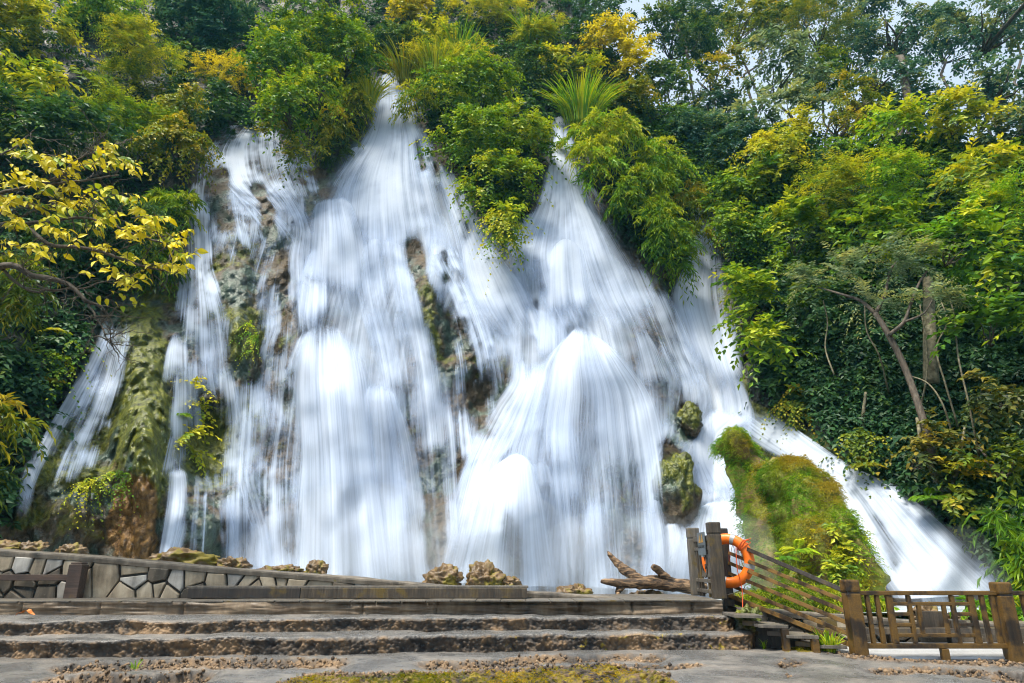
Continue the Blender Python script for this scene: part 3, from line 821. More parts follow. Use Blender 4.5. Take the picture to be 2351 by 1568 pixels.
# where the water runs: nothing grows there
MSK = np.zeros((400, 600), bool)             # cells of 4 units
for spec in LOBES:
    rw = np.array(spec[6], float)
    for vv in np.arange(rw[0, 0], rw[-1, 0], 4):
        a = np.interp(vv, rw[:, 0], rw[:, 1]); b_ = np.interp(vv, rw[:, 0], rw[:, 2])
        r_ = int(vv // 4)
        if 0 <= r_ < 400: MSK[r_, max(0, int(a // 4) - 3):min(600, int(b_ // 4) + 4)] = True
def undergrowth(label, poly, n, kind, pal, scale, seed, cshift=0.0, droop=1.3):
    rng = np.random.default_rng(4000 + seed)
    p = np.array(poly)
    u = rng.uniform(p[:, 0].min(), p[:, 0].max(), n * 4); v = rng.uniform(p[:, 1].min(), p[:, 1].max(), n * 4)
    ok = in_poly(u, v, poly)
    ok &= ~MSK[np.clip((v // 4).astype(int), 0, 399), np.clip((u // 4).astype(int), 0, 599)]
    u, v = u[ok][:n], v[ok][:n]
    patch = fbm(v3(u / 60, v / 60, seed), 3, seed)
    P = on_cliff(u, v, .12 + .3 * rng.random(len(u)) + .35 * np.maximum(patch, 0))
    out = norm(np.array([0, -.9, .45]) + rng.normal(0, .35, P.shape))
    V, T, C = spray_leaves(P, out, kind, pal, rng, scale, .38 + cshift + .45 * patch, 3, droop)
    o = mesh_obj('undergrowth', V, T, M_LEAF, None, attrs={'col': C})
    NLEAF[0] += len(V) // 4
    return tag(o, label, None, None, 'stuff')
undergrowth('dark leafy undergrowth covering the shaded left bank', VEG_L, 2800, 'small', 'DG', 1.3, 1, -.2)  # leaf colours darkened to paint the shaded gaps behind the crowns
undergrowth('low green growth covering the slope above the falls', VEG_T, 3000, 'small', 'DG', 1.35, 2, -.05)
undergrowth('dim leafy undergrowth on the steep right bank', [(1420, 140), (1500, 250), (1900, 320)] + [(2900, 320), (2900, 1330)] + VEG_R[3:], 5600, 'small', 'DG', 1.15, 3, -.3)  # canopy shade is put into these darker leaf colours
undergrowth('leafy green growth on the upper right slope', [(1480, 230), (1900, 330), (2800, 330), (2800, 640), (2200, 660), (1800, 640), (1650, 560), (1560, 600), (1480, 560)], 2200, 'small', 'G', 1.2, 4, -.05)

YT = 'shrubs on the slope above and beside the falls'
RT = 'trees and shrubs of the right bank'
P_ = plant
# left slope
P_('shrub', 'bright yellow-green broadleaf shrub in the top left corner', 'shrub', [(60, 85, 165, 110)], 'broad', 'YG', 1.6, seed=1, cshift=.12, group=YT)
P_('shrub', 'lush green shrub along the top edge beside the corner shrub', 'shrub', [(280, 40, 140, 95)], 'small', 'BG', 1.2, seed=2, group=YT)
P_('shrub', 'light green large-leaved bush at the left edge above the dark glossy shrub', 'shrub', [(80, 215, 175, 80)], 'big', 'YG', 2.2, seed=3, group=YT, cover=3)
P_('shrub', 'feathery yellow-green shrub on the left slope left of the dark shaded tree', 'shrub', [(330, 165, 135, 100)], 'pinnate', 'YG', 1.8, seed=4, group=YT)
P_('shrub', 'dark glossy shrub in shade just above the yellow foreground branches', 'shrub', [(110, 340, 210, 110)], 'broad', 'DG', 1.2, seed=5, group=YT)
P_('shrub', 'green feathery bush leaning towards the upper left fall', 'shrub', [(320, 300, 140, 110)], 'pinnate', 'G', 2.0, seed=8, group=YT)
P_('vine', 'olive and orange vine curtain hanging beside the upper left fall', 'vine', [(408, 350, 62, 110), (425, 260, 50, 80)], 'small', 'OL', 2.0, seed=9, droop=1.6)
P_('shrub', 'narrow-leaved green bush beside the left fall, under the orange vine', 'shrub', [(395, 500, 62, 85), (370, 590, 60, 60)], 'willow', 'G', 1.4, seed=10, group=YT)
P_('shrub', 'dark narrow-leaved shrub behind the bare twigs of the left bank', 'shrub', [(220, 570, 200, 120)], 'willow', 'DG', .7, seed=11, group=YT, cshift=-.1)
P_('tree', 'dark tree in deep shade at the top, left of the overhanging tree', 'tree', [(490, 70, 115, 150)], 'broad', 'TEAL', .4, seed=6, cshift=-.2)
P_('shrub', 'sunlit yellow bush glimpsed under the overhanging tree', 'shrub', [(525, 185, 75, 55)], 'pinnate', 'Y', .6, seed=7, group=YT)
P_('shrub', 'dark shrub over the crest of the upper left fall', 'shrub', [(530, 270, 90, 50)], 'broad', 'DG', .8, seed=77, group=YT)
P_('tree', 'green glossy tree overhanging the falls from the top, left of the main throat', 'tree',
   [(720, 60, 140, 110), (790, 110, 95, 80), (640, 150, 90, 80), (660, 250, 70, 75), (720, 210, 70, 60)], 'small', 'G', 4.6, seed=12, cshift=.02, scale=1.1, nl=10, cover=4.6)
P_('shrub', 'hanging leafy branch with orange leaves at the crest of the upper left fall', 'branch', [(650, 320, 46, 46, 3.2), (690, 360, 26, 40, 3.2)], 'small', 'OL', 3.2, seed=13, cover=1.1, limbs=True, trunk_r=.03)
P_('bamboo', 'yellow bamboo clump leaning over the left side of the main throat', 'bamboo', [(830, 240, 48, 60), (800, 180, 50, 50)], 'willow', 'YG', 1.8, seed=14, cshift=.15)
P_('bamboo', 'drooping dry bamboo under the overhanging tree', 'bamboo', [(770, 320, 46, 62)], 'willow', 'OL', 1.2, seed=15, cshift=-.1)
# above the falls
P_('shrub', 'yellow bush at the top edge just right of the overhanging tree', 'shrub', [(920, 35, 90, 55)], 'broad', 'Y', .8, seed=16, group=YT)
P_('shrub', 'dark green bush below the yellow bush at the top', 'shrub', [(900, 105, 75, 45)], 'small', 'DG', .6, seed=17, group=YT, cshift=.15)
P_('shrub', 'yellow-green bush between the dry reeds and the feathery tree', 'shrub', [(1000, 95, 75, 45)], 'broad', 'YG', 1.0, seed=18, group=YT, cshift=.15)
P_('tree', 'feathery light green tree at the top edge above the centre bush', 'tree', [(1110, 55, 110, 65)], 'pinnate', 'YG', .4, seed=19, cshift=.1)
P_('tree', 'hazy green tree at the top edge left of the sky gap', 'tree', [(1290, 35, 85, 60), (1360, 45, 45, 55)], 'small', 'GREY', -3, seed=20, cshift=.05)
P_('shrub', 'pale yellow-green shrub below the hazy tree at the top', 'shrub', [(1240, 95, 85, 50)], 'pinnate', 'YG', .6, seed=21, group=YT)
P_('shrub', 'dark green shrub between the centre bush and the golden bush', 'shrub', [(1220, 170, 80, 60)], 'small', 'DG', .8, seed=22, group=YT, cshift=.15)
P_('shrub', 'golden-leaved bush right below the sky gap', 'shrub', [(1410, 100, 95, 52), (1460, 160, 60, 45)], 'broad', 'Y', 1.2, seed=23, group=YT)
P_('shrub', 'yellow-green shrub with a little gold left of the reed tuft', 'shrub', [(1310, 165, 75, 50)], 'broad', 'YG', 1.0, seed=24, group=YT, cshift=.1)
P_('shrub', 'olive bush under the golden bush, right of the reed tuft', 'shrub', [(1440, 240, 80, 55)], 'small', 'OL', .8, seed=25, group=YT)
P_('shrub', 'large round green bush between the main and second throats of the falls', 'shrub',
   [(1080, 215, 150, 85), (1125, 320, 160, 105), (1150, 430, 85, 85), (1160, 520, 45, 60)], 'small', 'G', 1.6, seed=26, nl=10, cshift=.08, scale=1.15)
P_('shrub', 'yellow bushy tuft at the lower tip of the centre bush', 'shrub', [(1155, 520, 42, 42)], 'ivy', 'YG', 2.0, seed=27, cshift=.2)
P_('shrub', 'yellow feathery bush on top of the centre bush', 'shrub', [(1060, 150, 110, 42)], 'pinnate', 'YG', 1.5, seed=28, group=YT, cshift=.2)
P_('shrub', 'light yellow-green feathery bush right of the second throat', 'shrub', [(1410, 330, 105, 65), (1500, 375, 80, 62), (1360, 375, 65, 65)], 'willow', 'BG', 1.8, seed=29, cshift=.25, cover=4)
P_('shrub', 'willow-leaved green bush hanging over the right shoulder of the second fall', 'shrub', [(1450, 450, 90, 75), (1510, 540, 78, 75), (1560, 590, 40, 35)], 'willow', 'G', 1.9, seed=30, cover=3.4)
P_('shrub', 'pale olive bush above the hidden right fall', 'shrub', [(1590, 470, 45, 60), (1610, 540, 30, 40)], 'willow', 'OL', 1.2, seed=31)
reeds('reed_tuft', 'tall green reed tuft standing above the second throat', 1335, 285, 75, 115, 'BG', .9, 230, 1, cshift=.2)
reeds('reed_tuft', 'dry brown reed tuft left of the centre bush, above the main throat', 925, 190, 45, 95, 'OL', .9, 130, 2, -.25, cshift=.15)
reeds('reed_tuft', 'pale reeds along the crest of the centre bush', 1000, 175, 80, 75, 'YG', 1.6, 170, 3, cshift=.1)
reeds('reed_tuft', 'green reeds under the feathery light green tree', 1050, 130, 90, 70, 'BG', 1.0, 130, 4)
reeds('reed_tuft', 'small upright reeds right of the feathery light green tree', 1215, 100, 30, 85, 'BG', 1.0, 60, 5)
reeds('reed_tuft', 'arching yellow grass over the left lip of the main throat', 850, 240, 40, 70, 'YG', 2.0, 90, 6, .3, cshift=.2)
P_('bamboo', 'yellow-green bamboo sprays over the right side of the main throat', 'bamboo', [(955, 225, 40, 48)], 'willow', 'YG', 1.9, seed=90, cshift=.1, cover=3.2)
P_('shrub', 'leafy sprays dipping into the second throat from the left', 'shrub', [(1240, 330, 36, 60)], 'small', 'G', 1.8, seed=91, cover=3, cshift=.1)
# right bank
P_('tree', 'tall dark green tree right of the sky gap', 'tree', [(1545, 70, 95, 95), (1530, 210, 70, 90)], 'broad', 'DG', -1.5, seed=40, cover=3.0, cshift=.2, base=on_cliff(1560, 330, -1.0), nl=9)
P_('tree', 'green tree with orange tinged leaves at the top edge of the right bank', 'tree', [(1700, 45, 110, 70), (1640, 170, 80, 60)], 'broad', 'OL', -1.0, seed=41, cover=2.6, cshift=-.05, base=on_cliff(1680, 345, -1.0), nl=8)
P_('tree', 'grey-green large-leaved tree in the upper right', 'tree', [(1790, 165, 115, 90), (1850, 250, 90, 60), (1740, 270, 80, 60)], 'big', 'GREY', -.4, seed=42, cover=3.0, base=on_cliff(1800, 350, -.5))
P_('tree', 'olive feathery tree at the top edge, left of the tall blue-green tree', 'tree', [(1890, 60, 80, 75)], 'pinnate', 'OL', -2, seed=43, cover=2.6, cshift=-.1, base=on_cliff(1880, 350, -3.0))
P_('tree', 'tall blue-green tree with bare limbs in the upper right', 'tree', [(2070, 70, 110, 80), (2110, 190, 95, 80), (2010, 190, 60, 60)], 'small', 'TEAL', -4, seed=44, cover=2.6, scale=1.5, base=on_cliff(2080, 350, -4.5), trunk_r=.2, nl=10, front=0)
P_('tree', 'hazy blue-green tree in the top right corner', 'tree', [(2280, 60, 110, 80), (2300, 190, 80, 70)], 'small', 'TEAL', -3, seed=45, cover=2.6, scale=1.5, cshift=.12, base=on_cliff(2330, 350, -3.5), trunk_r=.16, nl=10, front=0)
P_('tree', 'small orange tinged tree in front of the tall blue-green tree', 'tree', [(1950, 225, 70, 58), (1930, 290, 60, 40)], 'small', 'OL', .2, seed=46, cover=2.8)
P_('shrub', 'dark shrub below the grey-green large-leaved tree', 'shrub', [(1600, 310, 95, 62), (1690, 330, 80, 60)], 'small', 'TEAL', .6, seed=47, group=RT, cshift=-.1)
P_('shrub', 'shrub with tall yellow-tipped shoots above the right bank', 'shrub', [(1800, 350, 90, 62), (1830, 300, 40, 50)], 'small', 'YG', 1.2, seed=48, group=RT, cshift=.1)
P_('shrub', 'bright green domed bush below the blue-green tree, left of its twin', 'shrub', [(2040, 300, 85, 55)], 'broad', 'BG', 1.6, seed=49, group=RT, cshift=.15)
P_('shrub', 'bright yellow-green domed bush nearest the right edge under the hazy tree', 'shrub', [(2190, 290, 95, 65)], 'broad', 'YG', 1.6, seed=50, group=RT, cshift=.12)
P_('shrub', 'blue-green shrub at the right edge beside the yellow-green domed bush', 'shrub', [(2310, 320, 75, 75)], 'small', 'TEAL', .8, seed=51, group=RT, cshift=.15)
P_('shrub', 'green shrub leaning over the hidden right fall, topmost', 'shrub', [(1700, 430, 85, 70), (1760, 400, 70, 50)], 'broad', 'G', 1.5, seed=52, group=RT, cshift=.12)
P_('shrub', 'yellow feathery shrub in the middle of the right bank', 'shrub', [(1880, 430, 110, 75)], 'pinnate', 'YG', 2.0, seed=53, group=RT, cshift=.08)
P_('shrub', 'fresh green shrub right of the yellow feathery shrub', 'shrub', [(2060, 430, 110, 80)], 'pinnate', 'BG', 2.2, seed=54, group=RT)
P_('shrub', 'yellow-green shrub with pale sprays by the right edge', 'shrub', [(2220, 430, 100, 75)], 'broad', 'YG', 2.0, seed=55, group=RT, cshift=-.05)
P_('shrub', 'vivid green bush at the right edge at mid height', 'shrub', [(2320, 480, 80, 75)], 'pinnate', 'BG', 2.6, seed=56, group=RT, cshift=.2)
P_('shrub', 'green leafy shrub beside the top of the hidden right fall', 'shrub', [(1690, 540, 68, 80)], 'small', 'G', 1.9, seed=57, group=RT, cshift=-.1)
P_('shrub', 'dark green shrub above the flat-topped acacia', 'shrub', [(1840, 540, 110, 70)], 'broad', 'G', 2.0, seed=58, group=RT)
P_('shrub', 'green shrub right above the flat-topped acacia', 'shrub', [(2010, 540, 100, 65)], 'broad', 'G', 2.2, seed=59, group=RT, cshift=.08)
P_('shrub', 'leafy green shrub above the pale tree trunk', 'shrub', [(2190, 560, 100, 80)], 'broad', 'BG', 2.6, seed=60, group=RT, cshift=-.05)
P_('shrub', 'broad green bush hanging beside the foot of the hidden right fall', 'shrub', [(1730, 700, 80, 80), (1700, 640, 55, 60), (1760, 790, 50, 40)], 'broad', 'G', 2.2, seed=61, group=RT, cshift=.1)
P_('shrub', 'leafy green boughs at the right edge below the vivid bush', 'shrub', [(2310, 620, 85, 80)], 'broad', 'G', 2.8, seed=62, group=RT)
P_('shrub', 'green boughs at the right edge level with the pale tree trunk', 'shrub', [(2290, 750, 80, 65)], 'broad', 'G', 2.6, seed=63, group=RT, cshift=-.15)
P_('shrub', 'dark shrub low at the right edge in the shade', 'shrub', [(2290, 900, 90, 80)], 'small', 'OD', 1.8, seed=64, group=RT)
P_('shrub', 'dark green shrub in the shade under the acacia', 'shrub', [(1850, 720, 90, 75)], 'broad', 'DG', 1.2, seed=65, group=RT)
P_('shrub', 'ivy-like mossy growth beside the bend of the right run', 'shrub', [(1830, 940, 50, 50)], 'ivy', 'OL', .7, seed=66, cshift=-.05)
P_('shrub', 'low mossy bank growth above the right run', 'shrub', [(1960, 1025, 75, 38)], 'ivy', 'OL', .7, seed=67, cshift=-.1)
P_('shrub', 'dark leafy shrub at the feet of the thin trunks', 'shrub', [(2110, 1050, 100, 60)], 'small', 'OD', 1.0, seed=68, group=RT)
P_('shrub', 'rusty leaved shrub low on the right bank', 'shrub', [(2190, 1140, 85, 55)], 'small', 'OL', .9, seed=69, group=RT, cshift=-.2)
P_('shrub', 'dusky olive shrub at the right edge above the bamboo', 'shrub', [(2310, 1060, 70, 75)], 'small', 'OL', 1.4, seed=70, group=RT, cshift=-.2)
P_('bamboo', 'green narrow-leaved bamboo at the right edge above the end of the fence', 'bamboo', [(2300, 1200, 65, 65), (2340, 1290, 45, 50)], 'willow', 'G', 1.4, seed=71)
BT = 'forest trees behind the right bank'
for i, (lab, u, vv, ru, rv, pal, kd, cs, fw) in enumerate([
    ('dim green forest tree between the tall dark tree and the orange tinged tree', 1620, 110, 85, 90, 'DG', 'small', .25, -5),
    ('olive forest tree behind the grey-green large-leaved tree', 1760, 60, 90, 70, 'OL', 'small', -.2, -6),
    ('blue-green forest tree low behind the sky gap trees', 1650, 260, 90, 70, 'TEAL', 'small', .1, -4),
    ('blue-green forest tree behind the olive feathery tree', 1950, 130, 90, 95, 'TEAL', 'small', .2, -7),
    ('dark blue-green forest crown behind the tall bare-limbed tree', 2130, 260, 110, 70, 'TEAL', 'small', 0, -6),
    ('wide hazy forest crown at the right edge under the corner tree', 2270, 250, 100, 60, 'TEAL', 'small', .25, -6),
    ('hazy forest crown at the top between the two blue-green trees', 2180, 90, 80, 80, 'TEAL', 'small', .2, -7),
    ('green forest crown just left of the small orange tinged tree', 1880, 180, 70, 70, 'G', 'small', 0, -5),
    ('blue-green crown at the top edge right of the olive feathery tree', 1990, 30, 90, 70, 'TEAL', 'small', .1, -8),
    ('dark crown at the top edge between the tall dark tree and the orange tinged tree', 1625, 20, 70, 60, 'DG', 'small', .15, -6),
    ('blue-green crown at the top edge above the grey-green tree', 1830, 30, 80, 60, 'TEAL', 'small', .15, -8),
    ('hazy blue-green crown at the very top right corner', 2340, 30, 80, 80, 'TEAL', 'small', .2, -7),
    ('dark crown on the skyline below the tall blue-green tree', 2010, 300, 110, 50, 'DG', 'small', .2, -3)]):
    P_('tree', lab, 'tree', [(u, vv, ru, rv)], kd, pal, fw, seed=120 + i, cover=4.2, scale=1.45, cshift=cs, base=on_cliff(u, 360, -abs(fw)), group=BT, front=.2, nl=9)
# the flat-topped acacia
ac = P_('tree', 'flat-topped grey-green acacia with a slender forked trunk on the right bank', 'tree',
   [(1950, 625, 85, 26, 3.4), (2060, 590, 90, 30, 3.4), (2110, 610, 60, 26, 3.4), (2000, 700, 55, 24, 3.2), (2130, 690, 50, 22, 3.4), (1850, 650, 60, 22, 3.4)], 'pinnate', 'GREY', 3.4, seed=72, cover=2.6, limbs=False, cshift=.1)
rng = np.random.default_rng(5)
def cpt(u, v, f): return at_y(u, v, float(cliff_Y(u, v)) - f)
tr = []
for path, r0, r1 in [([(2155, 1130, .3), (2130, 1000, 1.2), (2080, 850, 2.2), (2035, 760, 2.8), (2010, 720, 3.0)], .085, .06),
                 ([(2010, 720, 3.0), (1975, 690, 3.1), (1930, 675, 3.2), (1880, 660, 3.3)], .05, .02), ([(2010, 720, 3.0), (2030, 680, 3.1), (2045, 620, 3.3), (2060, 600, 3.4)], .05, .02),
                 ([(2040, 770, 2.8), (2075, 740, 3.0), (2090, 700, 3.2), (2110, 650, 3.3), (2130, 620, 3.4)], .05, .02), ([(2075, 740, 3.0), (2120, 720, 3.2), (2140, 690, 3.4)], .03, .015)]:
    tr.append(tube(smooth_poly([cpt(*q) for q in path], 14), np.linspace(r0, r1, 14), 7))
V, Fs = merge(tr)
mesh_obj('trunk', V, Fs, M_BARK, ac, smooth=True)
def pale_bark():
    b = NB('pale_bark'); v = b.coord('Object'); n = b.noise(v, 9.0, 4, .6)
    c = b.ramp(n, [(.35, (.07, .06, .03)), (.6, (.20, .18, .11)), (.75, (.30, .28, .20))])
    return b.done(b.bsdf(c, .8, b.bump(n, .5, .02)).outputs[0])
M_PALE = pale_bark()
def bare(name, label, path, r0, r1, mat=M_BARK, part='stem', branches=()):
    root = thing(name, label, 'tree' if name != 'liana' else 'liana', cpt(*path[0]))
    pcs = [tube(smooth_poly([cpt(*q) for q in path], 18), np.linspace(r0, r1, 18), 7)]
    for bp, a, b_ in branches:
        pcs.append(tube(smooth_poly([cpt(*q) for q in bp], 12), np.linspace(a, b_, 12), 6))
    V, Fs = merge(pcs)
    mesh_obj(part, V, Fs, mat, root, smooth=True)
    return root
bare('bare_tree', 'thick pale lichened trunk in the shade of the right bank', [(2138, 880, 1.2), (2136, 800, 1.8), (2133, 700, 2.2), (2130, 640, 2.6)], .17, .11, M_PALE, 'trunk')
bare('bare_tree', 'bare brown forked trunk rising from the lower right bank', [(2165, 1150, .5), (2150, 1100, .8), (2120, 1030, 1.2), (2105, 960, 1.6)], .10, .03, M_PALE, 'trunk', [([(2165, 1150, .5), (2190, 1100, .8), (2205, 1040, 1.2), (2215, 980, 1.4)], .07, .02)])
bare('bare_tree', 'short reddish stem at the mossy edge of the right run', [(1985, 1040, .3), (1982, 960, .8), (1988, 900, 1.2)], .06, .03, M_PALE, 'trunk')
for i, (lab, path) in enumerate([
    ('thin liana hanging left of the acacia trunk', [(2040, 900, .8), (2020, 820, 1.8), (1990, 760, 2.2), (1985, 700, 2.6)]),
    ('long curved liana hanging right of the pale trunk', [(2250, 1060, .8), (2225, 930, 1.6), (2200, 820, 2.2), (2190, 720, 2.6), (2170, 660, 2.8)]),
    ('crossing liana right beside the pale trunk', [(2200, 980, .8), (2170, 880, 1.6), (2150, 800, 2.2), (2175, 740, 2.6), (2160, 690, 2.8)]),
    ('straight pale liana left of the pale trunk', [(2110, 950, .8), (2128, 860, 1.6), (2125, 780, 2.2), (2112, 700, 2.6)]),
    ('wiry liana below the crossing liana', [(2190, 1010, .8), (2165, 930, 1.4), (2130, 880, 1.8), (2080, 860, 2.0)]),
    ('hanging liana at the left side of the acacia', [(1915, 860, 1.6), (1895, 800, 2.0), (1900, 740, 2.4), (1890, 690, 2.8)])]):
    bare('liana', lab, path, .022, .014, M_PALE)
# left bank, low
P_('shrub', 'olive drooping shrub at the left edge under the bare twigs', 'shrub', [(40, 670, 80, 80)], 'willow', 'OL', 1.6, seed=80, cshift=-.15)
P_('shrub', 'yellowish drooping bush low at the left edge', 'shrub', [(5, 970, 52, 70), (-50, 1050, 60, 80)], 'willow', 'OL', 1.3, seed=81, cshift=.05)
P_('shrub', 'small-leaved climber on the dark left bank beside the far left slide', 'shrub', [(150, 830, 38, 75)], 'ivy', 'G', .8, seed=82, cover=2.2, cshift=.05)
P_('shrub', 'yellow leafy climber behind the left fall', 'shrub', [(455, 940, 34, 70, .25), (440, 1015, 40, 24, .35)], 'small', 'YG', .3, seed=83, cover=2.4, cshift=.25, limbs=False)
P_('shrub', 'small green fern-like tuft on the wet brown buttress', 'shrub', [(270, 1090, 20, 36)], 'ivy', 'G', .75, seed=84, cover=.8, scale=.6, cshift=.1)
P_('shrub', 'small-leaved plants on the drip rocks of the far left net', 'shrub', [(200, 1115, 24, 16)], 'ivy', 'YG', .7, seed=85, cover=.6, scale=.6, cshift=.1)
P_('shrub', 'green tuft growing on the mossy rock ridge left of the main fall', 'shrub', [(578, 800, 12, 66)], 'ivy', 'BG', .5, seed=86, cover=1.2, scale=.6, cshift=.1, limbs=False)
fern('fern', 'yellow fern on the dark left bank above the climber', cpt(135, 770, .5), .55, 7, 'YG', 1, .25)
fern('fern', 'brownish fern on the dark left bank below the climber', cpt(118, 880, .5), .50, 7, 'OL', 2, .3)
fern('fern', 'fern in the dim hollow behind the left fall', cpt(412, 960, .1), .5, 6, 'G', 3, .1)
fern('fern', 'green fern on the right bank beside the right run', cpt(2130, 1150, .9), .5, 7, 'BG', 4, .1)
fern('fern', 'dry fern at the mossy edge above the right run', cpt(1990, 1075, .8), .5, 7, 'OL', 5, .2)

# the yellow-leaved tree in the left foreground
def leaf_hi(base, d, n, L, W, col):
    """ovate leaves with a pointed tip: 8 outline points and a midrib"""
    w = norm(np.cross(d, n)); n = np.cross(w, d)
    ts = np.array([0, .18, .42, .70, 1.0]); ws = np.array([0, .38, .5, .30, 0])
    mid = base[:, None] + d[:, None] * (L[:, None] * ts)[..., None] - n[:, None] * (L[:, None] * .25 * ts ** 2)[..., None]
    lf = mid + w[:, None] * (W[:, None] * ws)[..., None] + n[:, None] * (W[:, None] * ws * .35)[..., None]
    rt = mid - w[:, None] * (W[:, None] * ws)[..., None] + n[:, None] * (W[:, None] * ws * .35)[..., None]
    V = np.concatenate([mid, lf[:, 1:4], rt[:, 1:4]], 1)          # 5 + 3 + 3
    q = []
    q += [[0, 1, 5, 5], [1, 2, 6, 5], [2, 3, 7, 6], [3, 4, 7, 7], [0, 8, 1, 1], [8, 9, 2, 1], [9, 10, 3, 2], [10, 4, 3, 3]]
    tri = []
    for a in q:
        tri.append([a[0], a[1], a[2]])
        if a[2] != a[3] and a[1] != a[3]: tri.append([a[0], a[2], a[3]])
    tri = np.array(tri)[:, ::-1]
    k = np.arange(len(base))[:, None, None] * 11
    return V.reshape(-1, 3), (k + tri).reshape(-1, 3), np.repeat(col, 11, 0)
def yellow_tree():
    rng = np.random.default_rng(77)
    Yf = 9.6
    fp = lambda u, v, dy=0.0: at_y(u, v, Yf + dy)
    root = thing('tree', 'yellow-leaved tree with bare grey twigs reaching in at the left edge', 'tree', fp(-420, 1150, .6))
    br = []
    # boughs run in from beyond the left edge
    mains = [[(-420, 1100, .6), (-330, 900, .4), (-180, 700, .2), (0, 612, 0), (80, 635, 0), (150, 645, 0), (200, 690, 0), (235, 705, .1)],
             [(-330, 900, .4), (-200, 640, .5), (-60, 540, .4), (40, 520, .3), (110, 560, .2), (210, 575, .1), (300, 600, 0), (380, 620, 0)],
             [(-200, 640, .5), (-90, 480, .6), (0, 440, .6), (90, 430, .5), (190, 415, .4), (270, 400, .3)],
             [(-90, 480, .6), (-40, 380, .7), (30, 340, .6), (75, 300, .5)],
             [(40, 520, .3), (120, 505, .2), (220, 505, .1), (320, 540, 0), (410, 575, -.1)],
             [(90, 430, .5), (150, 385, .5), (210, 350, .4), (290, 330, .4)],
             [(200, 690, 0), (215, 720, 0), (240, 770, 0), (262, 800, 0)],
             [(0, 612, 0), (60, 660, .1), (120, 668, .1), (210, 655, .1), (300, 640, 0)],
             [(0, 440, .6), (50, 470, .5), (130, 475, .4), (230, 460, .3)]]
    rr = [.075, .055, .045, .03, .03, .025, .02, .025, .02]
    ends = []
    for m_, r in zip(mains, rr):
        p = smooth_poly([fp(*q) for q in m_], 40)
        p = p + np.stack([fbm(v3(np.arange(40) * .22, k * 5.1, r * 90), 2, 7) * .05 for k in range(3)], -1)
        br.append(tube(p, np.linspace(r, r * .28, 40), 7)); ends.append(p)
    # twigs, some of them bare
    for p in ends:
        for k in range(16):
            i = rng.integers(8, 39); a = p[i]
            if a[0] < fp(-80, 600)[0]: continue
            d = norm(np.array([rng.normal(.35, .5), rng.normal(-.1, .35), rng.normal(.0, .55)]))
            L = rng.uniform(.25, .75)
            q = a + d * L * np.linspace(0, 1, 8)[:, None] + rng.normal(0, .022, (8, 3)) * np.linspace(0, 1, 8)[:, None]
            br.append(tube(q, np.linspace(.009, .003, 8), 5))
            for _ in range(3):
                b0 = q[rng.integers(2, 7)]; d2 = norm(d + rng.normal(0, .7, 3))
                br.append(tube(b0 + d2 * rng.uniform(.15, .4) * np.linspace(0, 1, 5)[:, None] + rng.normal(0, .01, (5, 3)), np.linspace(.005, .002, 5), 4))
    V, Fs = merge(br)
    mesh_obj('branches', V, Fs, M_BARK, root, smooth=True)
    # leafy shoots
    spots = [(60,330,1),(20,350,1),(30,400,1),(75,370,1),(120,380,1),(110,420,1),(40,450,1),(5,430,1),(150,350,.8),(190,370,.7),(240,335,1),(275,335,.8),(285,375,.8),(230,380,.9),(180,420,1),(130,445,1),(75,460,1),(20,480,1),
             (200,450,.9),(255,455,.8),(300,440,.5),(330,470,.9),(355,500,1),(310,500,.9),(270,500,.8),(220,500,.8),(160,480,.9),(100,500,.8),(50,510,.8),(370,530,.9),(400,560,1),(340,545,.8),(290,540,.8),(420,580,.7),(300,580,.6),(345,595,.6),(390,600,.7),(250,560,.5),(180,540,.5),(320,640,.6),(300,620,.5),(230,600,.4),(270,620,.4),(120,560,.4),(60,560,.5),(20,540,.6),(-30,400,1),(-40,470,1),(-60,350,1),(430,610,.4),(265,670,.3)]
    B, D, N, Ls, Ws, C = [], [], [], [], [], []
    tw = []
    for (u, v, s) in spots:
        for rep in range(3):
            a = fp(u + rng.normal(0, 18) - 22, v + rng.normal(0, 10) + 10, rng.normal(.1, .3))
            dr = norm(np.array([rng.uniform(.4, 1), rng.normal(-.2, .4), rng.normal(.15, .3)]))
            nl = int(rng.integers(6, 11) * s) + 2
            L = rng.uniform(.28, .5)
            t = (np.arange(nl) + .5) / nl
            pos = a + dr * (L * t)[:, None] - UPV * (.22 * L * t ** 2)[:, None]
            tw.append(tube(np.vstack([a - dr * .1, pos]), np.linspace(.006, .002, nl + 1), 4))
            side = norm(np.cross(dr, UPV)); sg = np.where(np.arange(nl) % 2 == 0, 1., -1.)[:, None]
            d = norm(dr * .55 + side * sg * .7 - UPV * rng.uniform(.2, .9, (nl, 1)) + rng.normal(0, .25, (nl, 3)))
            B.append(pos); D.append(d); N.append(norm(UPV * .7 + np.array([0, -.6, 0]) + rng.normal(0, .55, (nl, 3))))
            l = rng.uniform(.09, .18, nl); Ls.append(l); Ws.append(l * rng.uniform(.48, .62, nl))
            yel = .62 + .25 * (v - 450) / 200
            C.append(pal_color('Y' if rng.random() < .68 else 'YG', np.clip(yel + rng.normal(0, .30, nl), 0, 1)) * rng.uniform(.75, 1.15, (nl, 1)))
    V, T, C = leaf_hi(np.vstack(B), np.vstack(D), np.vstack(N), np.concatenate(Ls), np.concatenate(Ws), np.vstack(C))
    mesh_obj('leaves', V, T, M_LEAF, root, attrs={'col': C})
    V, Fs = merge(tw)
    o = mesh_obj('twigs', V, Fs, M_BARK, root, smooth=True); o['kind'] = 'stuff'
yellow_tree()
print('LEAVES', NLEAF[0])
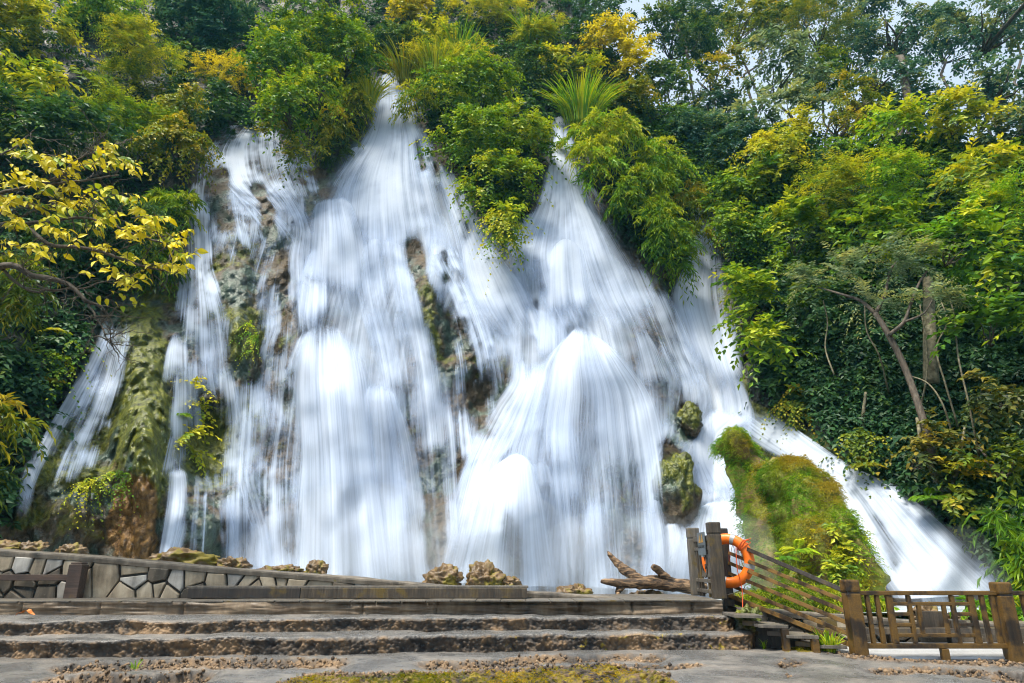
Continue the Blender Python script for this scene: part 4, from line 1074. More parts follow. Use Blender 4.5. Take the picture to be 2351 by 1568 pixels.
# ------------------------------------------------------------------ foreground: travertine ground and steps
Z2, Z1, ZK = .20, .37, .55                 # tops of the lower step, the upper step and the landing kerb
lin = lambda u, pts: np.interp(u, [p[0] for p in pts], [p[1] for p in pts])
VB2 = [(-700, 1522), (0, 1512), (600, 1506), (1200, 1496), (1745, 1489)]
VB1 = [(-700, 1466), (0, 1459), (600, 1453), (1200, 1447), (1700, 1446)]
VBK = [(-700, 1414), (0, 1413), (600, 1412), (1200, 1409), (1700, 1410)]
def y_on(u, v, z): return at_z(u, v, z)[..., 1]
def lumpy(P, s=1.0, seed=0):
    """knobbly tufa relief, about -1..1"""
    return .8 * (.55 - worley(P * 11.0 / s, seed)) + .75 * (.5 - worley(P * 24.0 / s, seed + 3)) + .8 * fbm(P * 3.2 / s, 4, seed + 5)
def stone_step(label, vb, z0, z1, ul, ur, depth, seed, rough_amp):
    us = np.arange(ul, ur + .1, 2.1)
    Y0 = y_on(us, lin(us, vb), z0)
    Y0 = Y0 + .15 * fbm(v3(us / 150., 0, seed), 4, seed) + .025 * fbm(v3(us / 22., 0, seed), 2, seed + 2)
    # rounded free end on the right
    endr = np.clip((us - (ur - 40)) / 40, 0, 1)
    prof = []
    nF, nT = 36, 16
    for i in range(nF):                                    # face from the foot to the lip
        t = i / (nF - 1)
        prof.append((.03 * math.sin(t * math.pi) + .05 * max(0, t - .86) / .14 * .8, (z0 - .06) + (z1 - z0 + .06) * t - .0, 1.0 if t < .86 else 1 - (t - .86) / .14 * .8))
    for i in range(1, nT):                                 # tread
        t = i / (nT - 1)
        prof.append((.08 + depth * t ** 1.6, z1 + .006, max(0, .2 - t * 1.4)))
    pr = np.array(prof)
    Yg = Y0[None] + pr[:, :1] + (1 - np.sqrt(1 - endr ** 2 * .96))[None] * .35 * (pr[:, 2:3] * 0 + 1) * (pr[:, :1] < .2)
    Zg = np.broadcast_to(pr[:, 1:2], Yg.shape).copy()
    Zg = Zg + (.030 * fbm(v3(us / 70., 0, seed + .5), 3, seed + 6) - .012)[None] * np.clip((pr[:, 1:2] - z0) / (z1 - z0), 0, 1) * (pr[:, :1] < .5)
    Xg = (rays(us, 1450.)[..., 0] / rays(us, 1450.)[..., 1])[None] * Y0[None] + 0 * Yg
    P = np.stack([Xg, Yg, Zg], -1)
    rk = np.broadcast_to(pr[:, 2:3], Yg.shape).copy()
    L = lumpy(P, 1.0, seed)
    big = fbm(P * np.array([1.6, 1.6, 3.0]), 3, seed + 31)
    amp = rough_amp * (.10 + .90 * rk)
    P[..., 1] -= amp * (L * .75 + big * 1.1) * (rk > .02)
    P[..., 2] += amp * .30 * L * (rk > .02) + .010 * fbm(P * np.array([2.2, 2.2, 0]), 3, seed + 9)
    rough = np.clip(rk * 1.15 + .25 * big * rk - .05 + .5 * np.maximum(fbm(P * 1.3, 2, seed + 50) - .25, 0), 0, 1)
    moss = .12 + .26 * sstep(-.1, .5, fbm(P * np.array([1.1, 1.1, 3]), 3, seed + 60)) * sstep(700, 1500, us)[None] + .05 * rk
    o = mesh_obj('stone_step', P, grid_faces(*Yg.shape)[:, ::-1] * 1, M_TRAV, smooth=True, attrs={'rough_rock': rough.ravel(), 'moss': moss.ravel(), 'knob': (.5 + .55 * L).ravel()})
    return tag(o, label, None, None, 'structure')
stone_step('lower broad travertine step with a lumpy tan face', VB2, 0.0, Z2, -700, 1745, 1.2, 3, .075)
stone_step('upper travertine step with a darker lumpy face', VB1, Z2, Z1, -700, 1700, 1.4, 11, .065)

def travertine_ground():
    us = np.arange(-420, 2780, 4.2)
    vsr = np.concatenate([np.arange(1480, 1502, 1.1), np.arange(1502, 1575, .42), np.arange(1575, 1660, 4), np.linspace(1670, 2300, 14)])
    U, V = np.meshgrid(us, vsr)
    P = at_z(U, V, 0.0)
    X, Y = P[..., 0], P[..., 1]
    z = .012 * fbm(P * 1.2, 3, 5) + .004 * fbm(P * 9, 2, 6)
    rough = np.clip(.05 + .35 * np.maximum(fbm(P * 1.4, 3, 8) - .1, 0), 0, .3)
    moss = np.zeros_like(z)
    # broken low ledges: a line in the photograph, the ground in front of it sits lower
    def ledge(path, width, depth, ragged=8):
        nonlocal z, rough
        p = np.array(path, float)
        e = np.interp(U, p[:, 0], p[:, 1]) + ragged * fbm(v3(U / 45, V / 90, depth * 77), 3, 13)
        inside = sstep(p[0, 0], p[0, 0] + 60, U) * (1 - sstep(p[-1, 0] - 60, p[-1, 0], U))
        d = (V - e)
        lip = np.exp(-((d - 2.2) / (1.5 + width * .16)) ** 2) * inside
        z = z - 1.5 * depth * sstep(-.8, 2.2, d) * (1 - sstep(width * .6, width * 2.4, d)) * inside
        rough = np.maximum(rough, np.clip(lip * 1.25, 0, 1))
    ledge([(90, 1530), (180, 1524), (320, 1516), (480, 1514), (700, 1510), (830, 1515)], 12, .05, 5)
    ledge([(130, 1540), (240, 1545), (330, 1550), (420, 1540), (520, 1536)], 14, .09, 6)
    ledge([(930, 1520), (1060, 1518), (1160, 1514), (1300, 1504), (1450, 1500), (1560, 1503)], 11, .045, 5)
    ledge([(1745, 1516), (1800, 1514), (1880, 1518)], 9, .04, 5)
    ledge([(1770, 1544), (1800, 1540), (1850, 1545)], 7, .04, 4)
    ledge([(1960, 1534), (2030, 1531), (2110, 1530), (2200, 1534), (2300, 1540)], 9, .035, 6)
    ledge([(2240, 1542), (2300, 1540), (2420, 1548)], 12, .06, 5)
    ledge([(1420, 1528), (1500, 1523), (1640, 1524)], 6, .02, 5)
    ledge([(40, 1560), (140, 1555), (230, 1562)], 10, .03, 5)
    # the front lip drops away at the bottom of the picture
    e = np.interp(U, [560, 640, 700, 900, 1100, 1250, 1330, 1400, 1480, 1530, 1600], [1610, 1566, 1548, 1540, 1534, 1528, 1524, 1524, 1528, 1546, 1610])
    e = e + 5 * fbm(v3(U / 60, 0, 2.2), 3, 23)
    d = V - e
    drop = sstep(0, 55, d)
    z = z - .34 * drop
    face = sstep(-2, 5, d)
    rough = np.maximum(rough, face)
    moss = np.maximum(moss, sstep(0, 9, d) * (.62 + .25 * fbm(P * 2.0, 3, 30)))
    # far edge on the right, before the boardwalk
    fe = np.interp(U, [1700, 1760, 1930, 2000, 2150, 2351, 2700], [1470, 1486, 1498, 1509, 1516, 1524, 1534]) + 2.5 * fbm(v3(U / 40, 0, 7.7), 3, 24)
    fd = fe - V
    z = z - .45 * sstep(0, 5, fd) * sstep(1740, 1765, U)
    knob = np.exp(-((V - fe - 4) / 5) ** 2) * sstep(1760, 1990, U)
    rough = np.maximum(rough, knob)
    moss = moss + .9 * np.exp(-((U - 1850) / 62) ** 2 - ((V - 1497) / 6.5) ** 2)
    z = z + .045 * np.exp(-((U - 1850) / 62) ** 2 - ((V - 1497) / 6.5) ** 2)
    L = lumpy(P, .8, 44)
    z = z + .05 * L * rough * (1 - .3 * drop)
    P[..., 2] += z
    P[..., 1] -= .07 * np.maximum(L, -.5) * face * (1 - sstep(120, 300, d))
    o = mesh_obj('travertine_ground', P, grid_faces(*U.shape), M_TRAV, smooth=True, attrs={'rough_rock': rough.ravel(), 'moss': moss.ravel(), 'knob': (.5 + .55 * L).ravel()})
    tag(o, 'wet grey travertine ground with broken ledges', None, None, 'structure')
    # knobs of tufa crust along the broken ledges
    rng = np.random.default_rng(18)
    w = np.clip(rough - .45, 0, 1) ** 1.5 * (V < 1572) * (d < 6)
    w = (w / w.sum()).ravel()
    nk = 3600
    k = rng.choice(w.size, nk, p=w)
    bm = bmesh.new(); bmesh.ops.create_icosphere(bm, subdivisions=1, radius=1.0)
    S = np.array([q.co[:] for q in bm.verts]); Fi = np.array([[l.index for l in f_.verts] for f_ in bm.faces]); bm.free()
    rad = rng.uniform(.006, .024, nk)
    Q = P.reshape(-1, 3)[k] + rng.normal(0, .012, (nk, 3)) * np.array([1, 1, .3])
    KV = Q[:, None] + S[None] * rad[:, None, None] * rng.uniform(.7, 1.25, (nk, 1, 3))
    KV = KV + S[None] * (.35 * rad[:, None] * fbm(KV * 45, 2, 61))[..., None]
    kv = np.repeat(rng.uniform(.25, 1.15, nk), len(S))
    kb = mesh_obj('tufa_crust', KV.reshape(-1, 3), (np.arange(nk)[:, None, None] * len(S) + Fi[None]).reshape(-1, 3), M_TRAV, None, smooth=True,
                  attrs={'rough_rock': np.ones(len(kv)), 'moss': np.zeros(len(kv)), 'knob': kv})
    tag(kb, 'small knobs of tan tufa crust along the broken ledges of the ground', None, None, 'stuff')
    # cushions of moss on the front lip and by the stair foot
    rng = np.random.default_rng(8)
    w = np.clip(moss - .45, 0, 1) * (V < 1600) * (.3 + .7 * (fbm(P * 3.0, 3, 99) > -.05))
    w = (w / w.sum()).ravel()
    k = rng.choice(w.size, 5200, p=w)
    Q = P.reshape(-1, 3)[k] + rng.normal(0, .008, (5200, 3))
    pt = fbm(Q * 2.2, 3, 98)
    Vs, T, C = spray_leaves(Q, norm(np.array([0, -.5, .8]) + rng.normal(0, .3, Q.shape)), 'willow', 'OL', rng, .10, .35 + .7 * pt, 1, .5, nleaf=5)
    C = C * np.array([1.45, 1.12, .6])
    m_ = mesh_obj('moss', Vs, T, M_LEAF, None, attrs={'col': C})
    tag(m_, 'yellow-brown moss cushions on the front lip of the ground and at the stair foot', None, None, 'stuff')
    return o
travertine_ground()

def kerb():
    us = np.arange(-700, 1662, 4.0)
    Y0 = y_on(us, lin(us, VBK), Z1)
    nF = 22
    t = np.linspace(0, 1, nF)[:, None]
    Z = (Z1 - .05) + (ZK - .022 - Z1 + .05) * t + 0 * us[None]
    X = (rays(us, 1400.)[..., 0] / rays(us, 1400.)[..., 1])[None] * Y0[None] + 0 * Z
    P = np.stack([X, Y0[None] + 0 * Z, Z], -1)
    lay = fbm(P * np.array([1.1, 1, 13]), 4, 71); blk = fbm(P * np.array([2.0, 2, 4]), 3, 72)
    P[..., 1] -= .06 * lay + .04 * blk - .02 * sstep(.35, .5, np.abs(fbm(v3(X * .9, 0, Z * .5), 2, 75))) 
    # block joints
    for ju in (40, 225, 415, 830, 1000, 1165, 1330, 1450, 1590):
        xj = float(np.interp(ju, us, X[0])); P[..., 1] += .07 * np.exp(-((X - xj - .12 * (Z - Z1)) / .012) ** 2)
    top = P[-1:].copy(); top[..., 1] += 1.4
    P = np.concatenate([P, top])
    end = None
    o = mesh_obj('kerb', P, grid_faces(P.shape[0], P.shape[1])[:, ::-1], M_KERB, smooth=True)
    tag(o, 'brown rock-moulded kerb below the landing deck', None, None, 'structure')
    xe = X[0, -1]; ye = Y0[-1]
    return xe, ye
KX, KY = kerb()

def rock(name, label, u, v, w, h, Y, seed, mat=M_TUFA, group=None, lump=.16, depth=.8, cat='rock', subdiv=5):
    """lumpy boulder; u,v is the middle of its foot, w,h its size in photograph units"""
    m = px(Y, v); c = at_y(u, v, Y)
    bm = bmesh.new(); bmesh.ops.create_icosphere(bm, subdivisions=subdiv, radius=1.0)
    V = np.array([q.co[:] for q in bm.verts]); Fi = np.array([[l.index for l in f.verts] for f in bm.faces]); bm.free()
    rad = np.array([w / 2 * m, w / 2 * m * depth, h * m * .62])
    rid = 1 - 2 * np.abs(fbm(V * 1.5 + seed * 3.7, 4, seed))
    q = V * (.72 + .40 * rid + .35 * fbm(V * 1.1 + seed, 3, seed + 8))[:, None]
    P = c + np.array([0, 0, h * m * .30]) + q * rad
    s = max(w * m, h * m)
    L = lumpy(P, 1.3, seed)
    P = P + V * (lump * .42 * L)[:, None]
    P[:, 2] = np.maximum(P[:, 2], c[2] - .25)
    root = thing(name, label, cat, c, group)
    mesh_obj('stone', P, Fi, mat, root, smooth=True, attrs={'moss': .40 + .45 * V[:, 2] - .15 * V[:, 1], 'ochre': 0 * V[:, 0] + .1, 'soil_shade': 0 * V[:, 0]})
    return root, c, m
# ------------------------------------------------------------------ timber helpers
BOXF = np.array([[0, 1, 3, 2], [4, 6, 7, 5], [0, 4, 5, 1], [2, 3, 7, 6], [0, 2, 6, 4], [1, 5, 7, 3]])
def beam_mesh(p0, p1, w, h, side=None, bev=.008, taper=1.0):
    """bevelled beam from p0 to p1; w along side, h along the other axis"""
    p0 = np.asarray(p0, float); p1 = np.asarray(p1, float)
    L = np.linalg.norm(p1 - p0); a = (p1 - p0) / L
    if side is None: side = np.array([1.0, 0, 0]) if abs(a[0]) < .8 else np.array([0, 1.0, 0])
    s = np.asarray(side, float); s = s - a * s.dot(a); s /= np.linalg.norm(s); n = np.cross(a, s)
    bm = bmesh.new()
    vs_ = []
    for e in (0, 1):
        c = p0 if e == 0 else p1
        k = 1 if e == 0 else taper
        for i in (-1, 1):
            for j in (-1, 1):
                vs_.append(bm.verts.new(c + s * i * w / 2 * k + n * j * h / 2 * k))
    for f in [(0, 1, 3, 2), (4, 6, 7, 5), (0, 4, 5, 1), (2, 3, 7, 6), (0, 2, 6, 4), (1, 5, 7, 3)]:
        bm.faces.new([vs_[i] for i in f])
    bmesh.ops.recalc_face_normals(bm, faces=bm.faces)
    if bev: bmesh.ops.bevel(bm, geom=list(bm.edges), offset=min(bev, w * .3, h * .3), segments=2, affect='EDGES', profile=.6)
    return bm
def bm_obj(name, bm, mat, parent=None, smooth=False):
    if parent is not None:
        bmesh.ops.translate(bm, verts=bm.verts, vec=Vector((-wloc(parent)).tolist()))
    me = bpy.data.meshes.new(name); bm.to_mesh(me); bm.free()
    if smooth: me.polygons.foreach_set('use_smooth', np.ones(len(me.polygons), bool))
    me.materials.append(mat)
    o = bpy.data.objects.new(name, me); COL.objects.link(o)
    if parent is not None: o.parent = parent
    return o
def beam(name, p0, p1, w, h, mat, parent, side=None, bev=.008):
    return bm_obj(name, beam_mesh(p0, p1, w, h, side, bev), mat, parent)

# landing deck of planks laid front to back, their ends showing over the kerb
deck = mesh_obj('landing', [(-9.5, float(KY) + .02, ZK - .06), (KX, float(KY) + .02, ZK - .06), (KX, 12.3, ZK - .06), (-9.5, 12.3, ZK - .06)], np.array([[0, 1, 2, 3]]), M_WOOD_D, origin=(0, 11, ZK))
tag(deck, 'grey plank landing deck above the kerb', None, None, 'structure')
xs = np.linspace(-9.4, KX + .02, 37)
for i in range(36):
    jz = .004 * math.sin(i * 7.1)
    ky = float(y_on(np.array(1175.), 1410, Z1)) + .0
    yy = float(np.interp(xs[i], [-9, 3], [y_on(np.array(-300.), lin(-300, VBK), Z1), y_on(np.array(1500.), lin(1500, VBK), Z1)]))
    beam('plank', ((xs[i] + xs[i + 1]) / 2, yy - .005 + .008 * math.sin(i * 3.3), ZK - .010 + jz), ((xs[i] + xs[i + 1]) / 2, 12.2, ZK - .010 + jz), xs[i + 1] - xs[i] - .008, .02, M_WOOD_G, deck, side=(1, 0, 0), bev=.004)

# ------------------------------------------------------------------ stone wall behind the landing
YW = 10.85
def clip_poly(poly, n, c):
    out = []
    for i in range(len(poly)):
        a, b = poly[i], poly[(i + 1) % len(poly)]
        da, db = a[0] * n[0] + a[1] * n[1] - c, b[0] * n[0] + b[1] * n[1] - c
        if da <= 0: out.append(a)
        if (da < 0) != (db < 0):
            t = da / (da - db); out.append((a[0] + (b[0] - a[0]) * t, a[1] + (b[1] - a[1]) * t))
    return out
def stone_wall(label, Y, u0, u1, vtop, vbot, cu, cv, seed, cope_h, cope_mat, dark_until=None, thick=.45, jitter=.46, zb=None):
    rng = np.random.default_rng(seed)
    a = at_y(u0, 1340, Y); b = at_y(u1, 1340, Y)
    top = [(at_y(u, v, Y)[0], at_y(u, v, Y)[2]) for u, v in vtop]
    z_at = lambda x: float(np.interp(x, [t[0] for t in top], [t[1] for t in top]))
    zlow = float(at_y((u0 + u1) / 2, vbot, Y)[2]) if zb is None else zb
    root = thing('stone_wall', label, 'wall', (float(a[0] + b[0]) / 2, Y, zlow))
    m = px(Y, 1340)
    cw, ch = cu * m, cv * m
    # mortar core, following the top line
    tx = np.array([t[0] for t in top]); tz = np.array([t[1] for t in top]) - cope_h
    V = []
    for yy in (Y + .03, Y + thick):
        V += [(x, yy, zlow - .3) for x in tx] + [(x, yy, z) for x, z in zip(tx, tz)]
    k = len(tx); Fq = []
    for i in range(k - 1):
        Fq += [(i, i + 1, k + i + 1, k + i), (2 * k + i + 1, 2 * k + i, 3 * k + i, 3 * k + i + 1), (k + i, k + i + 1, 3 * k + i + 1, 3 * k + i)]
    Fq += [(0, k, 3 * k, 2 * k), (k - 1, 3 * k - 1, 4 * k - 1, 2 * k - 1)]
    mesh_obj('core', V, np.array(Fq), M_MORTAR, root)
    # coping
    V = []; dz = cope_h
    n = 90
    xx = np.linspace(tx[0], tx[-1], n); zz = np.interp(xx, tx, np.array([t[1] for t in top]))
    pr = [(-.03, -dz), (-.035, -dz * .4), (-.03, -.012), (-.015, 0), (thick * .5, .006), (thick + .03, 0), (thick + .03, -dz)]
    P = np.array([[(x, Y + py, z + pz) for (py, pz) in pr] for x, z in zip(xx, zz)])
    P[..., 1] -= .018 * fbm(P * 3.0, 3, seed) + .0 * P[..., 1]; P[..., 2] += .014 * fbm(P * 2.5, 3, seed + 1)
    mesh_obj('coping', P, grid_faces(n, len(pr)), cope_mat, root, smooth=False)
    # stones
    pts = []
    x0, x1 = tx[0], tx[-1]
    ncol = int((x1 - x0) / cw)
    for i in range(ncol + 1):
        zt = z_at(x0 + (i + .5) * cw) - cope_h
        nr = max(1, int(round((zt - zlow) / ch)))
        if rng.random() < .25 and nr > 1: nr -= 1
        for j in range(nr):
            pts.append((x0 + (i + .5 + rng.normal(0, jitter * .9)) * cw, zlow + (zt - zlow) * (j + .5 + rng.normal(0, jitter * .45)) / nr))
    for i, p in enumerate(pts):
        poly = [(p[0] - cw * 1.3, zlow), (p[0] + cw * 1.3, zlow), (p[0] + cw * 1.3, z_at(p[0] + cw) - cope_h), (p[0] - cw * 1.3, z_at(p[0] - cw) - cope_h)]
        gap = rng.uniform(.006, .022)
        for j, q in enumerate(pts):
            if i == j or abs(q[0] - p[0]) > 3 * cw: continue
            n_ = (q[0] - p[0], q[1] - p[1]); ln = math.hypot(*n_)
            n_ = (n_[0] / ln, n_[1] / ln)
            c = n_[0] * (p[0] + q[0]) / 2 + n_[1] * (p[1] + q[1]) / 2 - gap
            poly = clip_poly(poly, n_, c)
            if len(poly) < 3: break
        if len(poly) < 3: continue
        pp = np.array(poly)
        ar = .5 * abs(np.dot(pp[:, 0], np.roll(pp[:, 1], 1)) - np.dot(pp[:, 1], np.roll(pp[:, 0], 1)))
        if ar < .0015: continue
        c0 = pp.mean(0)
        fr = Y - rng.uniform(.0, .035); tl = rng.normal(0, .03, 2)
        k = len(pp)
        inn = c0 + (pp - c0) * (1 - .03 / max(.06, math.sqrt(ar)))
        V = [(x, Y + .06, z) for x, z in pp] + [(x, fr + .012 + tl[0] * (x - c0[0]), z) for x, z in pp] + [(x, fr + tl[0] * (x - c0[0]) + tl[1] * (z - c0[1]), z) for x, z in inn] + [(c0[0], fr - .004, c0[1])]
        Fq = [(a_, (a_ + 1) % k, k + (a_ + 1) % k, k + a_) for a_ in range(k)] + [(k + a_, k + (a_ + 1) % k, 2 * k + (a_ + 1) % k, 2 * k + a_) for a_ in range(k)]
        Ft = [(2 * k + a_, 2 * k + (a_ + 1) % k, 3 * k) for a_ in range(k)]
        dk = dark_until is not None and p[0] < dark_until and p[1] < zlow + .30
        mesh_obj('stone', V, [np.array(Fq), np.array(Ft)], M_STONE_D if (dk or rng.random() < .15) else (M_STONE_W if rng.random() < .6 else M_STONE), root)
    return root
stone_wall('crazy-paved grey stone wall with a sloping coping behind the landing', YW, -420, 1500,
           [(-420, 1232), (0, 1261), (190, 1274), (460, 1299), (800, 1324), (1000, 1343), (1211, 1357), (1500, 1379)], 1380, 42, 36, 5, .085, M_COPE, dark_until=float(at_y(150, 1340, YW)[0]))

# bench along the wall: rail and sloped post at the left, long boxed seat at the right
def rail_seat():
    Y = 10.66
    root = thing('railing', 'low red-brown wooden railing with a stout post in front of the stone wall', 'railing', at_y(165, 1372, Y) * np.array([1, 1, 0]) + np.array([0, 0, ZK]))
    b0 = at_y(168, 1370, Y); t0 = at_y(170, 1296, Y)
    x = float(b0[0])
    beam('post', (x, Y, ZK), (x, Y, t0[2]), .20, .17, M_WOOD_R, root)
    beam('post_cap', (x, Y, t0[2] + .002), (x, Y, t0[2] + .03), .16, .16, M_WOOD_R, root)
    zr = (at_y(100, 1320, Y)[2] + at_y(100, 1332, Y)[2]) / 2
    beam('rail', (-9.0, Y, zr), (x - .1, Y, zr), .07, .085, M_WOOD_R, root, side=(0, 1, 0))
rail_seat()
def planter():
    Y = 10.50
    l = at_y(432, 1362, Y); r = at_y(1210, 1362, Y)
    zt = float(at_y(800, 1346, Y)[2])
    root = thing('bench', 'long low dark timber bench in front of the stone wall', 'bench', ((l[0] + r[0]) / 2, Y + .2, ZK))
    xm = float(at_y(690, 1362, Y)[0])
    beam('front_board', (l[0], Y, (ZK + zt) / 2 - .01), (xm - .004, Y, (ZK + zt) / 2 - .01), .04, zt - ZK - .03, M_WOOD_D, root, side=(0, 1, 0))
    beam('front_board', (xm + .004, Y, (ZK + zt) / 2 - .01), (r[0], Y, (ZK + zt) / 2 - .01), .04, zt - ZK - .03, M_WOOD, root, side=(0, 1, 0))
    for k in range(3):
        beam('seat_plank', (l[0] - .03, Y + .025 + k * .095, zt - .012), (r[0] + .02, Y + .05 + k * .15, zt - .012), .09, .028, M_WOOD_G, root, side=(0, 1, 0), bev=.005)
    for xx in (l[0] + .05, xm, r[0] - .05):
        beam('leg', (xx, Y + .14, ZK), (xx, Y + .14, zt - .03), .06, .2, M_WOOD_D, root)
planter()

# ------------------------------------------------------------------ gate posts, sign, lattice, lifebuoy
ZG = ZK
def post(parent, u, vtop, Y, w, zb, mat, cap=True, vref=1300):
    x = float(at_y(u, vref, Y)[0]); zt = float(at_y(u, vtop, Y)[2])
    ch = .165 if cap else 0
    p = beam('post', (x, Y, zb), (x, Y, zt - ch - .012), w, w, mat, parent, bev=.014)
    if cap:
        beam('post_neck', (x, Y, zt - ch - .02), (x, Y, zt - ch + .01), w * .93, w * .93, mat, parent, bev=.003)
        beam('post_cap', (x, Y, zt - ch), (x, Y, zt), w * 1.04, w * 1.04, mat, parent, bev=.02)
    return x, zt
YR, YL, YB = 10.52, 11.75, 11.15
gate = thing('gate_railing', 'weathered grey timber railing panel between two square posts at the stair head', 'railing', at_y(1640, 1385, YR))
xr, zr_ = post(gate, 1645, 1199, YR, .175, ZG, M_WOOD)
xl, zl_ = post(gate, 1596, 1212, YL, .175, ZG, M_WOOD_G)
pa = np.array([xl, YL - .09, 0]); pb = np.array([xr - .02, YR + .09, 0])
dirp = (pb - pa) / np.linalg.norm(pb - pa)
on = lambda t, z: pa + (pb - pa) * t + np.array([0, 0, z])
Hg = zr_ - ZG
for z, w in ((.80, .075), (.66, .05), (.22, .055), (.08, .055)):
    beam('rail', on(0, ZG + z * Hg), on(1, ZG + z * Hg), .05, w, M_WOOD_G, gate, side=np.cross(dirp, UPV))
for t in (.16, .30, .72):
    beam('stile', on(t, ZG + .0), on(t, ZG + .80 * Hg - .04), .05, .045, M_WOOD, gate, side=np.cross(dirp, UPV))
# carved panel with an oval emblem: a long-necked bird over a row of falls
nrm = np.cross(dirp, UPV); nrm = nrm if nrm[0] < 0 else -nrm
pz0, pz1 = ZG + .27 * Hg, ZG + .58 * Hg
pan = beam('panel', on(.60, pz0), on(.60, pz1), .44, .04, M_WOOD_G, gate, side=dirp, bev=.006)
pan['label'] = 'carved panel with an oval emblem of a bird over falling water'
ec = on(.60, (pz0 + pz1) / 2) + nrm * .024
ang = np.linspace(0, 2 * np.pi, 41)
ring = np.array([ec + dirp * .17 * math.cos(a) + UPV * .17 * math.sin(a) for a in ang])
V, Q, T = tube(ring, .010, 5)
mesh_obj('emblem_ring', V, [Q, T], M_WOOD_D, pan, smooth=True)
def relief(name, pts, th=.012):
    pts = [ec + dirp * a + UPV * b_ for a, b_ in pts]
    bm = bmesh.new()
    f = bm.faces.new([bm.verts.new(p) for p in pts])
    r = bmesh.ops.extrude_face_region(bm, geom=[f])
    bmesh.ops.translate(bm, verts=[v for v in r['geom'] if isinstance(v, bmesh.types.BMVert)], vec=Vector((nrm * th).tolist()))
    bmesh.ops.recalc_face_normals(bm, faces=bm.faces)
    return bm_obj(name, bm, M_WOOD_D, pan)
relief('emblem_bar', [(-.16, .0), (.16, .0), (.155, .022), (-.155, .022)])
relief('emblem_bird', [(-.06, .03), (-.02, .05), (.01, .09), (-.02, .11), (-.05, .12), (.0, .125), (.04, .10), (.06, .13), (.05, .07), (.03, .04), (.0, .025)])
for k in range(6):
    a = -.10 + k * .04
    relief('emblem_drop', [(a - .012, -.01), (a + .012, -.01), (a + .004, -.075 + .006 * k), (a - .004, -.075 + .006 * k)])
def plain(name, col, rough=.5, metal=0.0, spec=.5, var=.15, scale=6.0):
    b = NB(name); v = b.coord('Object'); n = b.noise(v, scale, 4, .6)
    c = b.mix(n, tuple(x * (1 - var) for x in col), tuple(min(1, x * (1 + var)) for x in col))
    return b.done(b.bsdf(c, b.maprange(n, .3, .7, max(.05, rough - .1), rough + .12), b.bump(n, .1, .005), spec, metal).outputs[0])
M_SIGN = plain('sign_steel', (.085, .105, .115), .42, .0, .5, .3)
M_YEL = plain('sign_yellow', (.70, .36, .012), .5)
M_INK = plain('sign_ink', (.012, .014, .016), .5)
M_ORANGE = plain('buoy_orange', (.80, .165, .008), .42, 0, .5, .12, 9.0)
M_SILVER = plain('reflective_band', (.33, .34, .35), .45, .2)
M_ROPE = plain('orange_rope', (.62, .085, .012), .7)
M_ROPE_D = plain('dark_red_rope', (.22, .03, .015), .8)
M_TWINE = plain('grey_twine', (.22, .20, .15), .85)
# warning sign hung on the top rail
sc_ = on(.62, ZG + .725 * Hg) + nrm * .05
sg = thing('warning_sign', 'dark grey metal warning sign with two yellow triangles and Chinese lettering on the railing', 'sign', sc_ - UPV * .17)
sd_ = -dirp if dirp[1] > 0 else dirp                    # reading direction: towards the viewer
sw, sh = .46, .34
pl = beam('plate', sc_ - UPV * sh / 2, sc_ + UPV * sh / 2, sw, .012, M_SIGN, sg, side=dirp, bev=.003)
def flat_poly(name, pts, off, mat, par):
    P3 = [sc_ + nrm * off + sd_ * a + UPV * b_ for a, b_ in pts]
    return mesh_obj(name, P3, np.array([list(range(len(P3)))]), mat, par)
for k, cx in enumerate((-.075, .075)):
    t = flat_poly('warning_triangle', [(cx - .062, .02), (cx + .062, .02), (cx, .145)], .0085, M_YEL, sg)
    flat_poly('triangle_edge', [(cx - .066, .008), (cx + .066, .008), (cx + .062, .017), (cx - .062, .017)], .0090, M_INK, t)
    if k == 0:
        flat_poly('mark', [(cx - .006, .055), (cx + .006, .055), (cx + .009, .105), (cx - .009, .105)], .0105, M_INK, t)
        flat_poly('mark', [(cx - .007, .034), (cx + .007, .034), (cx + .007, .047), (cx - .007, .047)], .0105, M_INK, t)
    else:
        flat_poly('mark', [(cx - .028, .034), (cx + .030, .034), (cx + .030, .042), (cx - .028, .042)], .0105, M_INK, t)
        flat_poly('mark', [(cx - .020, .055), (cx - .008, .05), (cx + .016, .08), (cx + .006, .1), (cx - .006, .09), (cx + .002, .075)], .0105, M_INK, t)
def text_on(s, size, pos, right, up, mat, parent, name):
    cu = bpy.data.curves.new(name, 'FONT'); cu.body = s; cu.size = size; cu.align_x = 'CENTER'; cu.align_y = 'CENTER'; cu.extrude = .001
    ob = bpy.data.objects.new(name, cu); COL.objects.link(ob)
    bpy.context.view_layer.update()
    dg = bpy.context.evaluated_depsgraph_get()
    me = bpy.data.meshes.new_from_object(ob.evaluated_get(dg))
    bpy.data.objects.remove(ob)
    me.materials.clear(); me.materials.append(mat)
    o = bpy.data.objects.new(name, me); COL.objects.link(o)
    r_ = Vector(right.tolist()).normalized(); u_ = Vector(up.tolist()).normalized(); n_ = r_.cross(u_)
    Mx = Matrix((r_, u_, n_)).transposed().to_4x4(); Mx.translation = Vector(pos.tolist())
    me.transform(Matrix.Translation(-Vector(wloc(parent).tolist())) @ Mx)
    o.parent = parent
    return o
text_on('当心落水 注意安全', .052, sc_ + nrm * .0085 - UPV * .045, sd_, UPV, M_INK, sg, 'lettering')

